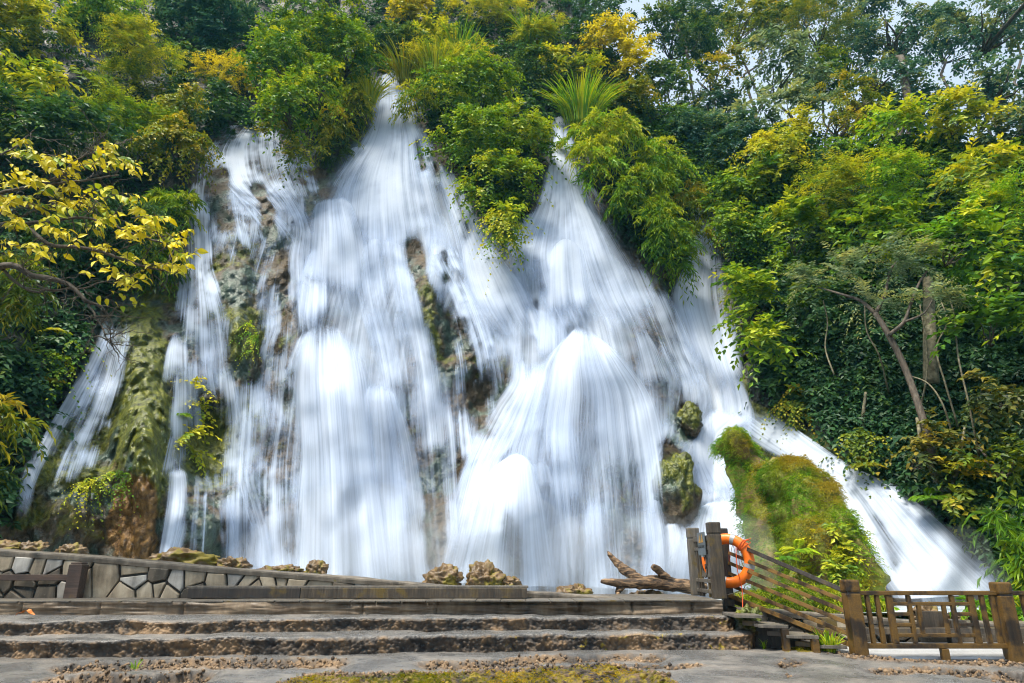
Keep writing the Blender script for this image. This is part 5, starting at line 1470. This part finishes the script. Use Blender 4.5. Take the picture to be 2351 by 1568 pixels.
# stair railing: dark newel, five thin rails and a stringer running down to the boardwalk post
YF = 8.95
stair = thing('stair_railing', 'sloping timber stair railing of parallel bars running down to the boardwalk', 'railing', at_y(1668, 1385, YB))
xb, zb_ = post(stair, 1664, 1213, YB, .155, ZK - .25, M_WOOD_D)
def y_mix(u): return np.interp(u, [1668, 1950], [YB, YF])
for i, (a, b_, h, w, mat) in enumerate([((1668, 1240), (1948, 1361), .055, .075, M_WOOD_D), ((1668, 1267), (1946, 1383), .052, .05, M_WOOD_B), ((1668, 1290), (1948, 1407), .052, .05, M_WOOD_B),
                                   ((1668, 1314), (1950, 1432), .052, .05, M_WOOD_B), ((1668, 1340), (1955, 1458), .052, .05, M_WOOD_B), ((1672, 1366), (1957, 1482), .062, .05, M_WOOD_B)]):
    beam('handrail' if i == 0 else ('rail' if i < 5 else 'stringer'), at_y(a[0], a[1], y_mix(a[0])), at_y(b_[0], b_[1], y_mix(b_[0])), w, h, mat, stair, side=(0.3, 1, 0), bev=.006)
beam('stringer', at_y(1672, 1376, YB + .25), at_y(1905, 1464, YF + .5), .05, .07, M_WOOD, stair, side=(0.3, 1, 0))
# stair treads with dark hollow below
stairs = thing('stairs', 'short wooden stair with wet pale treads behind the sloping railing', 'stairs', at_z(1790, 1480, 0))
for k, (ua, ub, v, z) in enumerate([(1690, 1756, 1409, .41), (1746, 1815, 1432, .31), (1810, 1885, 1456, .205), (1878, 1950, 1479, .10)]):
    p0 = at_z(ua, v + 2, z); p1 = at_z(ub, v + 4, z)
    yb = 11.6
    for j in range(4):
        t0 = j * .145
        beam('tread', p0 + np.array([0, .08 + t0, -.02]), p1 + np.array([0, .08 + t0, -.02]), .14, .035, M_WOOD_G, stairs, side=(0, 1, 0), bev=.004)
    c = (p0 + p1) / 2
    beam('cleat', p0 + np.array([.12, .12, -.105]), p1 + np.array([-.06, .12, -.105]), .05, .06, M_WOOD, stairs, side=(0, 1, 0))
    beam('riser', p0 + np.array([.0, .62, -z / 2 - .05]), p1 + np.array([0, .62, -z / 2 - .05]), .03, z + .1, M_WOOD_D, stairs, side=(0, 1, 0))
    if 0 < k < 3: beam('leg', p1 + np.array([-.06, .06, -z - .1]), p1 + np.array([-.06, .06, -.04]), .08, .08, M_WOOD_B, stairs)

blk, _c, _m = rock('mossy_block', 'mossy dark rock block at the end of the upper step under the stair', 1722, 1452, 62, 52, 9.75, 61, M_CLIFF, cat='rock', depth=.7)
# lifebuoy
def lifebuoy():
    Yc = 10.86
    c = at_y(1671, 1287, Yc); R0, r0 = .318, .078
    yaw = R(-31)
    ex = np.array([math.cos(yaw), math.sin(yaw), 0]); ez = UPV; ey = np.cross(ez, ex)
    root = thing('lifebuoy', 'orange lifebuoy with silver bands hanging on the stair newel', 'lifebuoy', c - UPV * (R0 + r0))
    na, nb = 72, 16
    a = np.linspace(0, 2 * np.pi, na, endpoint=False); b_ = np.linspace(0, 2 * np.pi, nb, endpoint=False)
    def torus(a, r, flat=.82):
        ca, sa = np.cos(a)[:, None], np.sin(a)[:, None]
        rad = R0 + r * np.cos(b_)[None]
        return c + (ca * rad)[..., None] * ex + (sa * rad)[..., None] * ez + (r * flat * np.sin(b_))[None, :, None] * ey + 0 * ca[..., None]
    V = torus(a, r0)
    i = np.arange(na)[:, None]; j = np.arange(nb)[None]
    Fq = np.stack([i * nb + j, ((i + 1) % na) * nb + j, ((i + 1) % na) * nb + (j + 1) % nb, i * nb + (j + 1) % nb], -1).reshape(-1, 4)
    mesh_obj('ring', V.reshape(-1, 3), Fq, M_ORANGE, root, smooth=True)
    for a0 in (72, -14, 166, -104):
        aa = np.radians(np.linspace(a0 - 5.5, a0 + 5.5, 6))
        mesh_obj('band', torus(aa, r0 + .004).reshape(-1, 3), grid_faces(6, nb, True), M_SILVER, root, smooth=True)
    # rope lashing at the upper right
    for k, a0 in enumerate((38, 42, 45)):
        aa = np.radians(a0 + 3 * np.sin(np.linspace(0, 2 * np.pi, 30) + k))
        bb = np.linspace(0, 2 * np.pi, 30)
        rr = R0 + (r0 + .008) * np.cos(bb)
        p = c + (np.cos(aa) * rr)[:, None] * ex + (np.sin(aa) * rr)[:, None] * ez + ((r0 + .008) * .84 * np.sin(bb))[:, None] * ey
        V, Q, T = tube(p, .006, 5); mesh_obj('lashing', V, [Q, T], M_ROPE, root, smooth=True)
    kn = c + ex * (R0 + r0) * math.cos(R(41)) + ez * (R0 + r0) * math.sin(R(41)) + ey * -.02
    V, Q, T = tube(smooth_poly([kn + np.array(d) for d in [(-.06, -.06, -.02), (0, -.07, .03), (.05, -.05, 0), (.0, -.08, -.03), (-.05, -.07, .02), (.06, -.06, .05)]], 30), .006, 5)
    mesh_obj('knot', V, [Q, T], M_ROPE, root, smooth=True)
    inner = lambda deg: c + ex * (R0 - r0) * math.cos(R(deg)) + ez * (R0 - r0) * math.sin(R(deg))
    loop = [inner(80), c + ex * .02 + ez * -.02, inner(66) + ez * .0, c + ex * .14 + ez * -.10, c + ex * .17 + ez * -.09, inner(50), inner(40) - ez * .1, c + ex * .25 + ez * -.16, c + ex * .27 + ez * -.1, inner(30)]
    V, Q, T = tube(smooth_poly(loop, 70), .004, 5); mesh_obj('inner_rope', V, [Q, T], M_ROPE_D, root, smooth=True)
    p = [inner(52) - ey * .03, c + ex * .15 - ez * .12 - ey * .09, c + ex * .19 - ez * .42 - ey * .09, at_y(1705, 1442, Yc - .55)]
    V, Q, T = tube(smooth_poly(p, 40), .0065, 5); mesh_obj('hanging_rope', V, [Q, T], M_ROPE, root, smooth=True)
    e = at_y(1662, 1367, YB - .12)
    p = [c + ex * .23 - ez * .31 - ey * .02, c + ex * .18 - ez * .40 + ey * .05, at_y(1685, 1362, YB - .13), e]
    V, Q, T = tube(smooth_poly(p, 24), .007, 5); mesh_obj('twine', V, [Q, T], M_TWINE, root, smooth=True)
lifebuoy()

# ------------------------------------------------------------------ boardwalk and lattice fence on the right
bw = mesh_obj('boardwalk', [(4.2, 8.86, -.16), (14, 8.86, -.16), (14, 10.5, -.16), (4.2, 10.5, -.16)], np.array([[0, 1, 2, 3]]), M_WOOD_D, origin=(6, 9.5, -.1))
tag(bw, 'wet boardwalk with a painted pale sky sheen behind the lattice fence', None, None, 'structure')
def sky_sheen_deck():
    b = NB('sky_sheen_deck'); v = b.coord('Object'); n = b.noise(v, 3.0, 3)
    c = b.ramp(n, [(.3, (.62, .63, .64)), (.7, (.75, .76, .78))])  # pale colour stands in for the sky reflected on the wet boards
    return b.done(b.bsdf(c, .08, None, .8).outputs[0])
M_DECK = sky_sheen_deck()
for k in range(11):
    y = 8.95 + k * .148
    beam('plank', (4.25, y, -.045), (14, y, -.045), .142, .04, M_DECK, bw, side=(0, 1, 0), bev=.003)
beam('edge_beam', (4.3, 8.83, -.10), (14, 8.83, -.10), .06, .10, M_WOOD_D, bw, side=(0, 1, 0))
def fz(x, y): return 1894 + x * .19435, 1291.5 + y * .19435
fence = thing('lattice_fence', 'algae-browned timber lattice fence between two square posts on the boardwalk', 'fence', at_y(2140, 1505, YF - .1))
YFp = YF - .13
def F3(x, y, dy=0): return at_y(*fz(x, y), YFp + dy)
def post_f(xc, ytop, w, ybot=None):
    x = float(F3(xc, 700)[0]); zt = float(F3(xc, ytop)[2])
    beam('post', (x, YFp, -.3), (x, YFp, zt - .155), w, w, M_WOOD_B, fence, bev=.012)
    beam('post_neck', (x, YFp, zt - .16), (x, YFp, zt - .135), w * .92, w * .92, M_WOOD_D, fence, bev=.003)
    c = beam('post_cap', (x, YFp, zt - .14), (x, YFp, zt), w * 1.06, w * 1.06, M_WOOD_B, fence, bev=.02)
    return x
x1 = post_f(352, 203, .165)
x2 = post_f(2158, 231, .165)
zt_ = float(F3(1200, 360)[2]); zb2 = float(F3(1300, 985)[2])
zz = lambda y: float(F3(1300, y)[2])
def xv(xt, xbm): return float((F3(xt, 500)[0] + F3(xbm, 500)[0]) / 2)
beam('top_rail', (x1 + .08, YFp, zt_), (x2 - .08, YFp, zt_), .07, .05, M_WOOD_B, fence, side=(0, 1, 0))
beam('bottom_rail', (x1 + .08, YFp, zb2), (x2 - .08, YFp, zb2), .06, .055, M_WOOD_B, fence, side=(0, 1, 0))
XV = {k: float(F3(k, 380)[0]) for k in (490, 605, 745, 975, 1485, 1705, 1840, 1960)}
for k, x in XV.items():
    w = .075 if k in (745, 1705) else .048
    beam('baluster', (x, YFp, zb2 + .028), (x, YFp, zt_ - .026), w, .05, M_WOOD_B, fence, side=(1, 0, 0))
def hbar(xa, xb_, y, th=.042):
    beam('cross_bar', (xa, YFp, zz(y)), (xb_, YFp, zz(y)), .045, th, M_WOOD_B, fence, side=(0, 1, 0))
hbar(XV[745] + .03, XV[1705] - .03, 487)
hbar(XV[745] + .03, XV[1705] - .03, 860)
for y in (608, 735):
    hbar(XV[745] + .03, XV[975] - .02, y); hbar(XV[1485] + .02, XV[1705] - .03, y)
xi = [float(F3(1100, 500)[0]), float(F3(1395, 500)[0])]
for x in xi:
    beam('inner_stile', (x, YFp, zz(840)), (x, YFp, zz(505)), .045, .045, M_WOOD_B, fence, side=(1, 0, 0))
xm = float(F3(1290, 380)[0])
beam('foot', (xm, YFp, -.25), (xm, YFp, zb2 - .03), .085, .07, M_WOOD_B, fence)
# the next bay runs out of the picture
f2 = thing('lattice_fence', 'fence bay right of the square end post, running off the right edge', 'fence', (x2 + .8, YFp, 0))
x3 = x2 + (x2 - x1)
beam('top_rail', (x2 + .085, YFp, zt_), (x3 - .08, YFp, zt_), .07, .05, M_WOOD_B, f2, side=(0, 1, 0))
beam('bottom_rail', (x2 + .085, YFp, zb2), (x3 - .08, YFp, zb2), .06, .055, M_WOOD_B, f2, side=(0, 1, 0))
for k in range(8):
    x = x2 + .24 + k * .24
    beam('baluster', (x, YFp, zb2 + .028), (x, YFp, zt_ - .026), .048, .05, M_WOOD_B, f2, side=(1, 0, 0))
beam('post', (x3, YFp, -.3), (x3, YFp, zt_ + .1), .165, .165, M_WOOD_B, f2)

# low wall and bench behind the boardwalk
stone_wall('low grey-brown stone wall along the back of the boardwalk', 10.55, 1690, 2560,
           [(1690, 1394), (1800, 1402), (1950, 1412), (2060, 1422), (2130, 1428), (2560, 1432)], 1505, 62, 34, 9, .09, M_COPE, thick=.4, dark_until=99, zb=-.15)
YB2 = 10.3
seat = thing('bench', 'plain brown bench rail with a square panel behind the lattice fence', 'bench', at_y(2150, 1500, YB2))
zs = float(at_y(2100, 1448, YB2)[2])
beam('seat_beam', (float(at_y(1860, 1448, YB2)[0]), YB2, zs), (float(at_y(2600, 1448, YB2)[0]), YB2, zs), .22, .075, M_WOOD, seat, side=(0, 1, 0))
pc0 = at_y(2138, 1440, YB2 + .1); pc1 = at_y(2138, 1403, YB2 + .1)
beam('panel', (pc0[0], YB2 + .1, zs + .03), (pc0[0], YB2 + .1, pc1[2]), .36, .05, M_WOOD, seat, side=(1, 0, 0))
pk = at_y(2190, 1440, YB2 + .06); pk1 = at_y(2190, 1423, YB2)
beam('armrest_block', (pk[0], YB2 + .02, zs + .03), (pk[0], YB2 + .02, pk1[2]), .22, .2, M_WOOD, seat, side=(1, 0, 0))
pk = at_y(1897, 1440, YB2 + .06); pk1 = at_y(1897, 1418, YB2)
beam('armrest_block', (pk[0], YB2 + .02, zs + .03), (pk[0], YB2 + .02, pk1[2]), .2, .2, M_WOOD, seat, side=(1, 0, 0))
for u in (1890, 2050, 2190, 2330):
    xx = float(at_y(u, 1470, YB2)[0])
    beam('leg', (xx, YB2, -.03), (xx, YB2, zs - .035), .12, .12, M_WOOD_D, seat)

# ------------------------------------------------------------------ rocks
PR = 'tufa rocks along the edge of the pool'
for (lab, u, v, w, h, Y, sd) in [
    ('long tan mossy tufa rock behind the coping, left of the main fall', 420, 1308, 165, 44, 12.9, 1),
    ('right lump of the long tufa rock behind the coping', 530, 1312, 70, 32, 12.8, 2),
    ('flat tufa rock with yellow moss left of the pointed stone', 642, 1320, 98, 24, 12.8, 3),
    ('pointed grey-brown stone standing on the coping', 724, 1324, 48, 36, 12.7, 4),
    ('peaked tan tufa rock left of its twin in front of the front dome', 1020, 1348, 92, 52, 12.8, 5),
    ('broad tan tufa rock with yellow moss in front of the front dome', 1112, 1348, 78, 52, 12.8, 6),
    ('low right shoulder of the broad tufa rock', 1165, 1350, 58, 30, 12.8, 7),
    ('small tan tufa rock left of the driftwood', 1322, 1372, 82, 30, 12.8, 8),
    ('flat grey tufa rock under the driftwood', 1490, 1385, 85, 28, 12.5, 9),
    ('mossy rock knob at the far left end of the coping', 75, 1278, 66, 40, 12.9, 10),
    ('small mossy rock behind the left coping beside the brown buttress', 160, 1282, 62, 30, 12.9, 11),
    ('low brown rocky bank at the left end of the coping', -20, 1275, 110, 34, 12.8, 12),
    ('rounded tan boulder behind the fence near the right post', 2265, 1436, 88, 40, 11.6, 13),
    ('low tan rock behind the brown bench panel', 2130, 1425, 62, 34, 11.4, 14),
    ('low tan rock right of the bench panel', 2200, 1436, 60, 26, 11.5, 15)]:
    rock('tufa_rock', lab, u, v, w, h, Y, sd, group=PR, subdiv=5)

def mossy_material():
    b = NB('mossy_turf'); v = b.coord('Object')
    n1 = b.noise(v, 1.6, 4, .6); n2 = b.noise(v, 14.0, 4, .7)
    c = b.ramp(n1, [(.36, (.22, .15, .055)), (.48, (.15, .16, .018)), (.62, (.19, .25, .02))])
    c = b.mix(b.maprange(n2, .4, .7, 0, .6), c, (.20, .17, .05))
    return b.done(b.bsdf(c, .9, b.bump(n2, .9, .06)).outputs[0])
M_MOSSY = mossy_material()
def mossy_boulder():
    root = thing('mossy_boulder', 'big two-humped rock covered in green and straw moss beside the right run of water', 'rock', at_y(1890, 1400, 13.3))
    humps = [[(1676, 1003, 20, 15.5), (1694, 1030, 38, 15.3), (1722, 1080, 46, 15.1), (1752, 1150, 52, 14.8), (1785, 1260, 60, 14.3), (1810, 1400, 70, 13.8)],
             [(1785, 1062, 26, 14.7), (1812, 1100, 66, 14.5), (1842, 1165, 84, 14.2), (1866, 1240, 92, 13.9), (1888, 1320, 100, 13.5), (1900, 1420, 112, 13.2)]]
    rng = np.random.default_rng(9)
    for h, sp in enumerate(humps):
        n = 60; ns = 60
        c = smooth_poly(np.array(sp, float), n)
        cen = at_y(c[:, 0], c[:, 1], c[:, 3]); m = np.array([px(y, v) for v, y in zip(c[:, 1], c[:, 3])])
        r = c[:, 2] * m
        t = norm(np.gradient(cen, axis=0))
        s = norm(np.cross(t, np.array([0, 1.0, 0.2]))); b_ = np.cross(t, s)
        a = np.linspace(0, 2 * np.pi, ns, endpoint=False)
        P = cen[:, None] + r[:, None, None] * (np.cos(a)[None, :, None] * s[:, None] + 1.05 * np.sin(a)[None, :, None] * b_[:, None])
        Nn = norm(P - cen[:, None])
        P = P + Nn * (.24 * fbm(P * 1.0, 4, 3 + h) + .34 * (.5 - worley(P * 1.7, 4)) + .16 * fbm(P * 4, 4, 6))[..., None]
        P = np.concatenate([np.repeat(cen[:1][None] - t[:1] * r[0] * .7, ns, 1), P])
        part = mesh_obj('hump', P, grid_faces(P.shape[0], ns, True), M_MOSSY, root, smooth=True)
        # tufts of moss and grass on the side that is seen
        k = 5200 if h == 0 else 10500
        i = rng.integers(2, n, k); j = rng.integers(0, ns, k)
        Q = P[i + 1, j]; N2 = Nn[i, j]
        keep = (N2[:, 1] < .6) & (fbm(Q * 1.5, 3, 91) + .5 * N2[:, 2] > -.22)
        Q, N2 = Q[keep], N2[keep]
        pt = fbm(Q * 1.3, 3, 77)
        dry = sstep(-.10, .22, fbm(Q * .9 + 9, 3, 78) + (.16 if h else -.06))
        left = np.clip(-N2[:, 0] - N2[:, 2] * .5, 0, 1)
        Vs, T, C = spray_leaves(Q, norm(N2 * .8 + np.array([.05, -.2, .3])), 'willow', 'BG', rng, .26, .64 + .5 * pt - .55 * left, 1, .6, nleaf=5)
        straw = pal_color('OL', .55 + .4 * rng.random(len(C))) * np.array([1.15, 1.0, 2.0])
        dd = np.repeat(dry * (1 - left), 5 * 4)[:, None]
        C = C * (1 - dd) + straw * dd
        o = mesh_obj('moss_cover', Vs, T, M_LEAF, part, attrs={'col': C}); o['kind'] = 'stuff'
mossy_boulder()
def small_mossy(name, label, u, v, w, h, Y, seed, tint):
    root, c, m = rock(name, label, u, v, w, h, Y, seed, M_CLIFF, lump=.12, depth=.9)
    return root
small_mossy('mossy_rock', 'round dark rock with green moss standing in the white water', 1583, 992, 66, 66, float(cliff_Y(1583, 970)) - .35, 31, 0)
small_mossy('mossy_rock', 'brown wet rock mound rising between the second fall and the right dome', 1558, 1180, 96, 150, float(cliff_Y(1558, 1120)) - .25, 32, 0)

# grassy bank behind the stair railing
bank, c_, m_ = rock('grassy_bank', 'low grassy rock bank behind the stair railing', 1850, 1440, 330, 85, 12.0, 40, M_MOSSY, cat='bank', depth=.4)
rng = np.random.default_rng(21)
Pb = np.array([v.co[:] for v in bank.children[0].data.vertices]) + wloc(bank)
Nb = norm(Pb - (wloc(bank) + np.array([0, 0, .2])))
kp = (Nb[:, 2] > -.1) & (Nb[:, 1] < .5)
sel = rng.choice(np.where(kp)[0], 2600)
V, T, C = spray_leaves(Pb[sel], norm(Nb[sel] + np.array([0, -.3, .3])), 'willow', 'YG', rng, .30, .35 + .5 * fbm(Pb[sel] * 1.3, 3, 4), 1, .9, nleaf=7)
o = mesh_obj('grass_cover', V, T, M_LEAF, bank, attrs={'col': C}); o['kind'] = 'stuff'
def plant_at(name, label, cat, P, rad, kind, pal, n, seed, scale, cshift=0, droop=1.0):
    rng = np.random.default_rng(seed)
    root = thing(name, label, cat, P)
    K = max(4, n // 40)
    cen, out, lob, li = crown_points(np.asarray(P) + np.array([0, 0, rad[2] * .7]), np.array(rad), 5, K, rng)
    V, T, C = spray_leaves(cen, out, kind, pal, rng, scale, .4 + cshift + .25 * rng.normal(0, 1, K), 4, droop)
    mesh_obj('foliage', V, T, M_LEAF, root, attrs={'col': C})
    st = [limb(P, q, .014, .004, rng, .05) for q in lob]
    V, Fs = merge(st); mesh_obj('stem', V, Fs, M_BARK, root, smooth=True)
    return root
plant_at('shrub', 'yellow-green leafy plant at the foot of the mossy hump behind the railing', 'shrub', at_y(1925, 1370, 12.6), (.45, .35, .5), 'broad', 'YG', 500, 301, .5, .1)
plant_at('shrub', 'upper leafy sprays hanging on the right side of the mossy hump', 'shrub', at_y(1920, 1270, 13.0), (.4, .35, .5), 'broad', 'YG', 500, 302, .55, .05)
fern('fern', 'bright green fern hanging on the shaded foot of the mossy hump', at_y(1830, 1270, 12.7), .38, 8, 'BG', 11, .35)
fern('fern', 'smaller fern left of the bright fern on the mossy hump', at_y(1800, 1285, 12.7), .30, 7, 'BG', 12, .2)
for i, (u, Yq, lab) in enumerate([(2010, 12.4, 'low green plant behind the left bay of the lattice fence'), (2250, 11.2, 'strappy green plant behind the right balusters of the fence'), (2330, 11.2, 'strappy green plant at the right edge behind the fence')]):
    plant_at('shrub', lab, 'shrub', at_y(u, 1438, Yq), (.32, .25, .22), 'willow', 'BG', 420, 310 + i, .7, 0)

# driftwood
def driftwood():
    b = NB('driftwood'); v = b.coord('Object')
    g = b.noise(b.mapping(v, (2, 9, 9)), 2.5, 5, .65, .6)
    c = b.ramp(g, [(.40, (.02, .012, .007)), (.50, (.11, .065, .033)), (.60, (.27, .17, .09)), (.74, (.36, .26, .16))])
    mat = b.done(b.bsdf(c, .75, b.bump(g, .8, .03)).outputs[0])
    Y = 12.2
    f = lambda u, v, dy=0: at_y(u, v, Y + dy)
    root = thing('driftwood', 'bleached forked driftwood log lying across the rocks by the stair head', 'driftwood', f(1490, 1362))
    def bough(path, rad, n=40, seed=0):
        p = smooth_poly([f(*q) for q in path], n)
        rr = np.interp(np.linspace(0, 1, n), np.linspace(0, 1, len(rad)), rad)
        V, Q, T = tube(p, rr, 14)
        ax = np.repeat(p, 14, 0)
        d = norm(V[:-2] - ax)
        V[:-2] += d * (.035 * fbm(V[:-2] * np.array([3, 8, 8]), 3, seed) + .012 * fbm(V[:-2] * 18, 2, seed + 1))[:, None]
        return V, Q, T
    pcs = [('log', [(1380, 1334, -.1), (1410, 1339, -.05), (1450, 1340, 0), (1500, 1338, .1), (1545, 1342, .15), (1620, 1350, .2)], [.025, .065, .10, .115, .115, .11]),
           ('fork', [(1478, 1336, .05), (1450, 1318, .1), (1425, 1300, .2), (1405, 1280, .25), (1395, 1266, .3)], [.10, .09, .075, .055, .025]),
           ('fork', [(1545, 1338, .15), (1525, 1322, .1), (1508, 1308, .05), (1498, 1300, .0)], [.08, .065, .055, .03]),
           ('root', [(1430, 1342, 0), (1420, 1356, -.05), (1418, 1368, -.1)], [.06, .04, .03])]
    for k, (nm, pa_, ra) in enumerate(pcs):
        V, Q, T = bough(pa_, ra, seed=k * 5)
        mesh_obj(nm, V, [Q, T], mat, root, smooth=True)
driftwood()

# small things on the steps
reeds('grass_tuft', 'bright green grass tuft at the foot of the stair railing', 0, 0, .20, .30, 'BG', P=at_z(1905, 1500, .0), n=50, seed=30, width=.010, cshift=.3, cat='grass')
reeds('grass_tuft', 'tiny grass tuft at the end of the lower step', 0, 0, .05, .14, 'BG', P=at_z(1700 + 55, 1490, .0), n=9, seed=31, width=.006, cshift=.3, cat='grass')
reeds('grass_tuft', 'thin grass blades in the left broken ledge', 0, 0, .12, .10, 'BG', P=at_z(310, 1536, .0), n=8, seed=32, width=.006, cshift=.3, cat='grass')
def fallen_leaf():
    c = at_z(60, 1414, Z1 + .02)
    root = c
    V = []; k = 9
    t = np.linspace(0, 1, k); w = .05 * np.sin(np.pi * t) ** .7
    mid = c + np.stack([(t - .5) * .26, -.02 * np.ones(k), .05 * np.sin(np.pi * t) + .012 * np.sin(t * 14)], 1)
    a = mid + np.stack([0 * t, -w, .3 * w], 1); b_ = mid + np.stack([0 * t, w, .5 * w], 1)
    V = np.concatenate([a, mid, b_])
    Fq = np.concatenate([grid_faces(3, k)])
    o = mesh_obj('fallen_leaf', V, Fq, plain('dead_leaf', (.50, .16, .03), .6), None, origin=c)
    tag(o, 'curled orange dead leaf on the upper step at the left edge', 'leaf')
fallen_leaf()

# ------------------------------------------------------------------ air
b_ = NB('haze_air')
pv = b_.node('ShaderNodeVolumePrincipled')
pv.inputs['Color'].default_value = (0.16, 0.62, 0.85, 1)
pv.inputs['Density'].default_value = 0.0006
pv.inputs['Anisotropy'].default_value = 0.2
b_.link(pv.outputs[0], b_.out.inputs['Volume'])
hv = [(x, y, z) for x in (-70, 70) for y in (-30, 110) for z in (-2.0, 60)]
hz = mesh_obj('haze', hv, BOXF, b_.m)
tag(hz, 'thin bluish moist air over the whole gorge', None, None, 'stuff')

bm_ = NB('spray_air')
pv = bm_.node('ShaderNodeVolumePrincipled')
pv.inputs['Color'].default_value = (0.90, 0.96, 1.0, 1)
pv.inputs['Density'].default_value = 0.15
bm_.link(pv.outputs[0], bm_.out.inputs['Volume'])
rng = np.random.default_rng(3)
for i, (u, vv, Y, rx, ry, rz, lab) in enumerate([(790, 1290, 13.9, 1.9, .8, 1.0, 'spray mist at the foot of the main fall'), (1150, 1300, 13.7, 1.8, .8, .9, 'spray mist at the foot of the front dome'),
                                   (1430, 1310, 13.9, 1.5, .8, .8, 'spray mist behind the driftwood'), (1650, 1310, 13.4, 1.0, .6, .7, 'spray mist at the foot of the right dome'), (960, 1315, 13.6, 1.6, .7, .6, 'spray mist in the middle of the pool'), (2170, 1330, 12.0, .8, .5, .6, 'spray mist at the end of the right run')]):
    bm = bmesh.new(); bmesh.ops.create_icosphere(bm, subdivisions=4, radius=1.0)
    V = np.array([q.co[:] for q in bm.verts]); Fi = np.array([[l.index for l in f_.verts] for f_ in bm.faces]); bm.free()
    c = at_y(u, vv, Y)
    P = c + V * (1 + .25 * fbm(V * 1.4 + i * 7, 3, i))[:, None] * np.array([rx * 1.2, ry, rz * 1.55])
    o = mesh_obj('mist', P, Fi, bm_.m, None, origin=c, smooth=True)
    tag(o, lab, None, None, 'stuff')
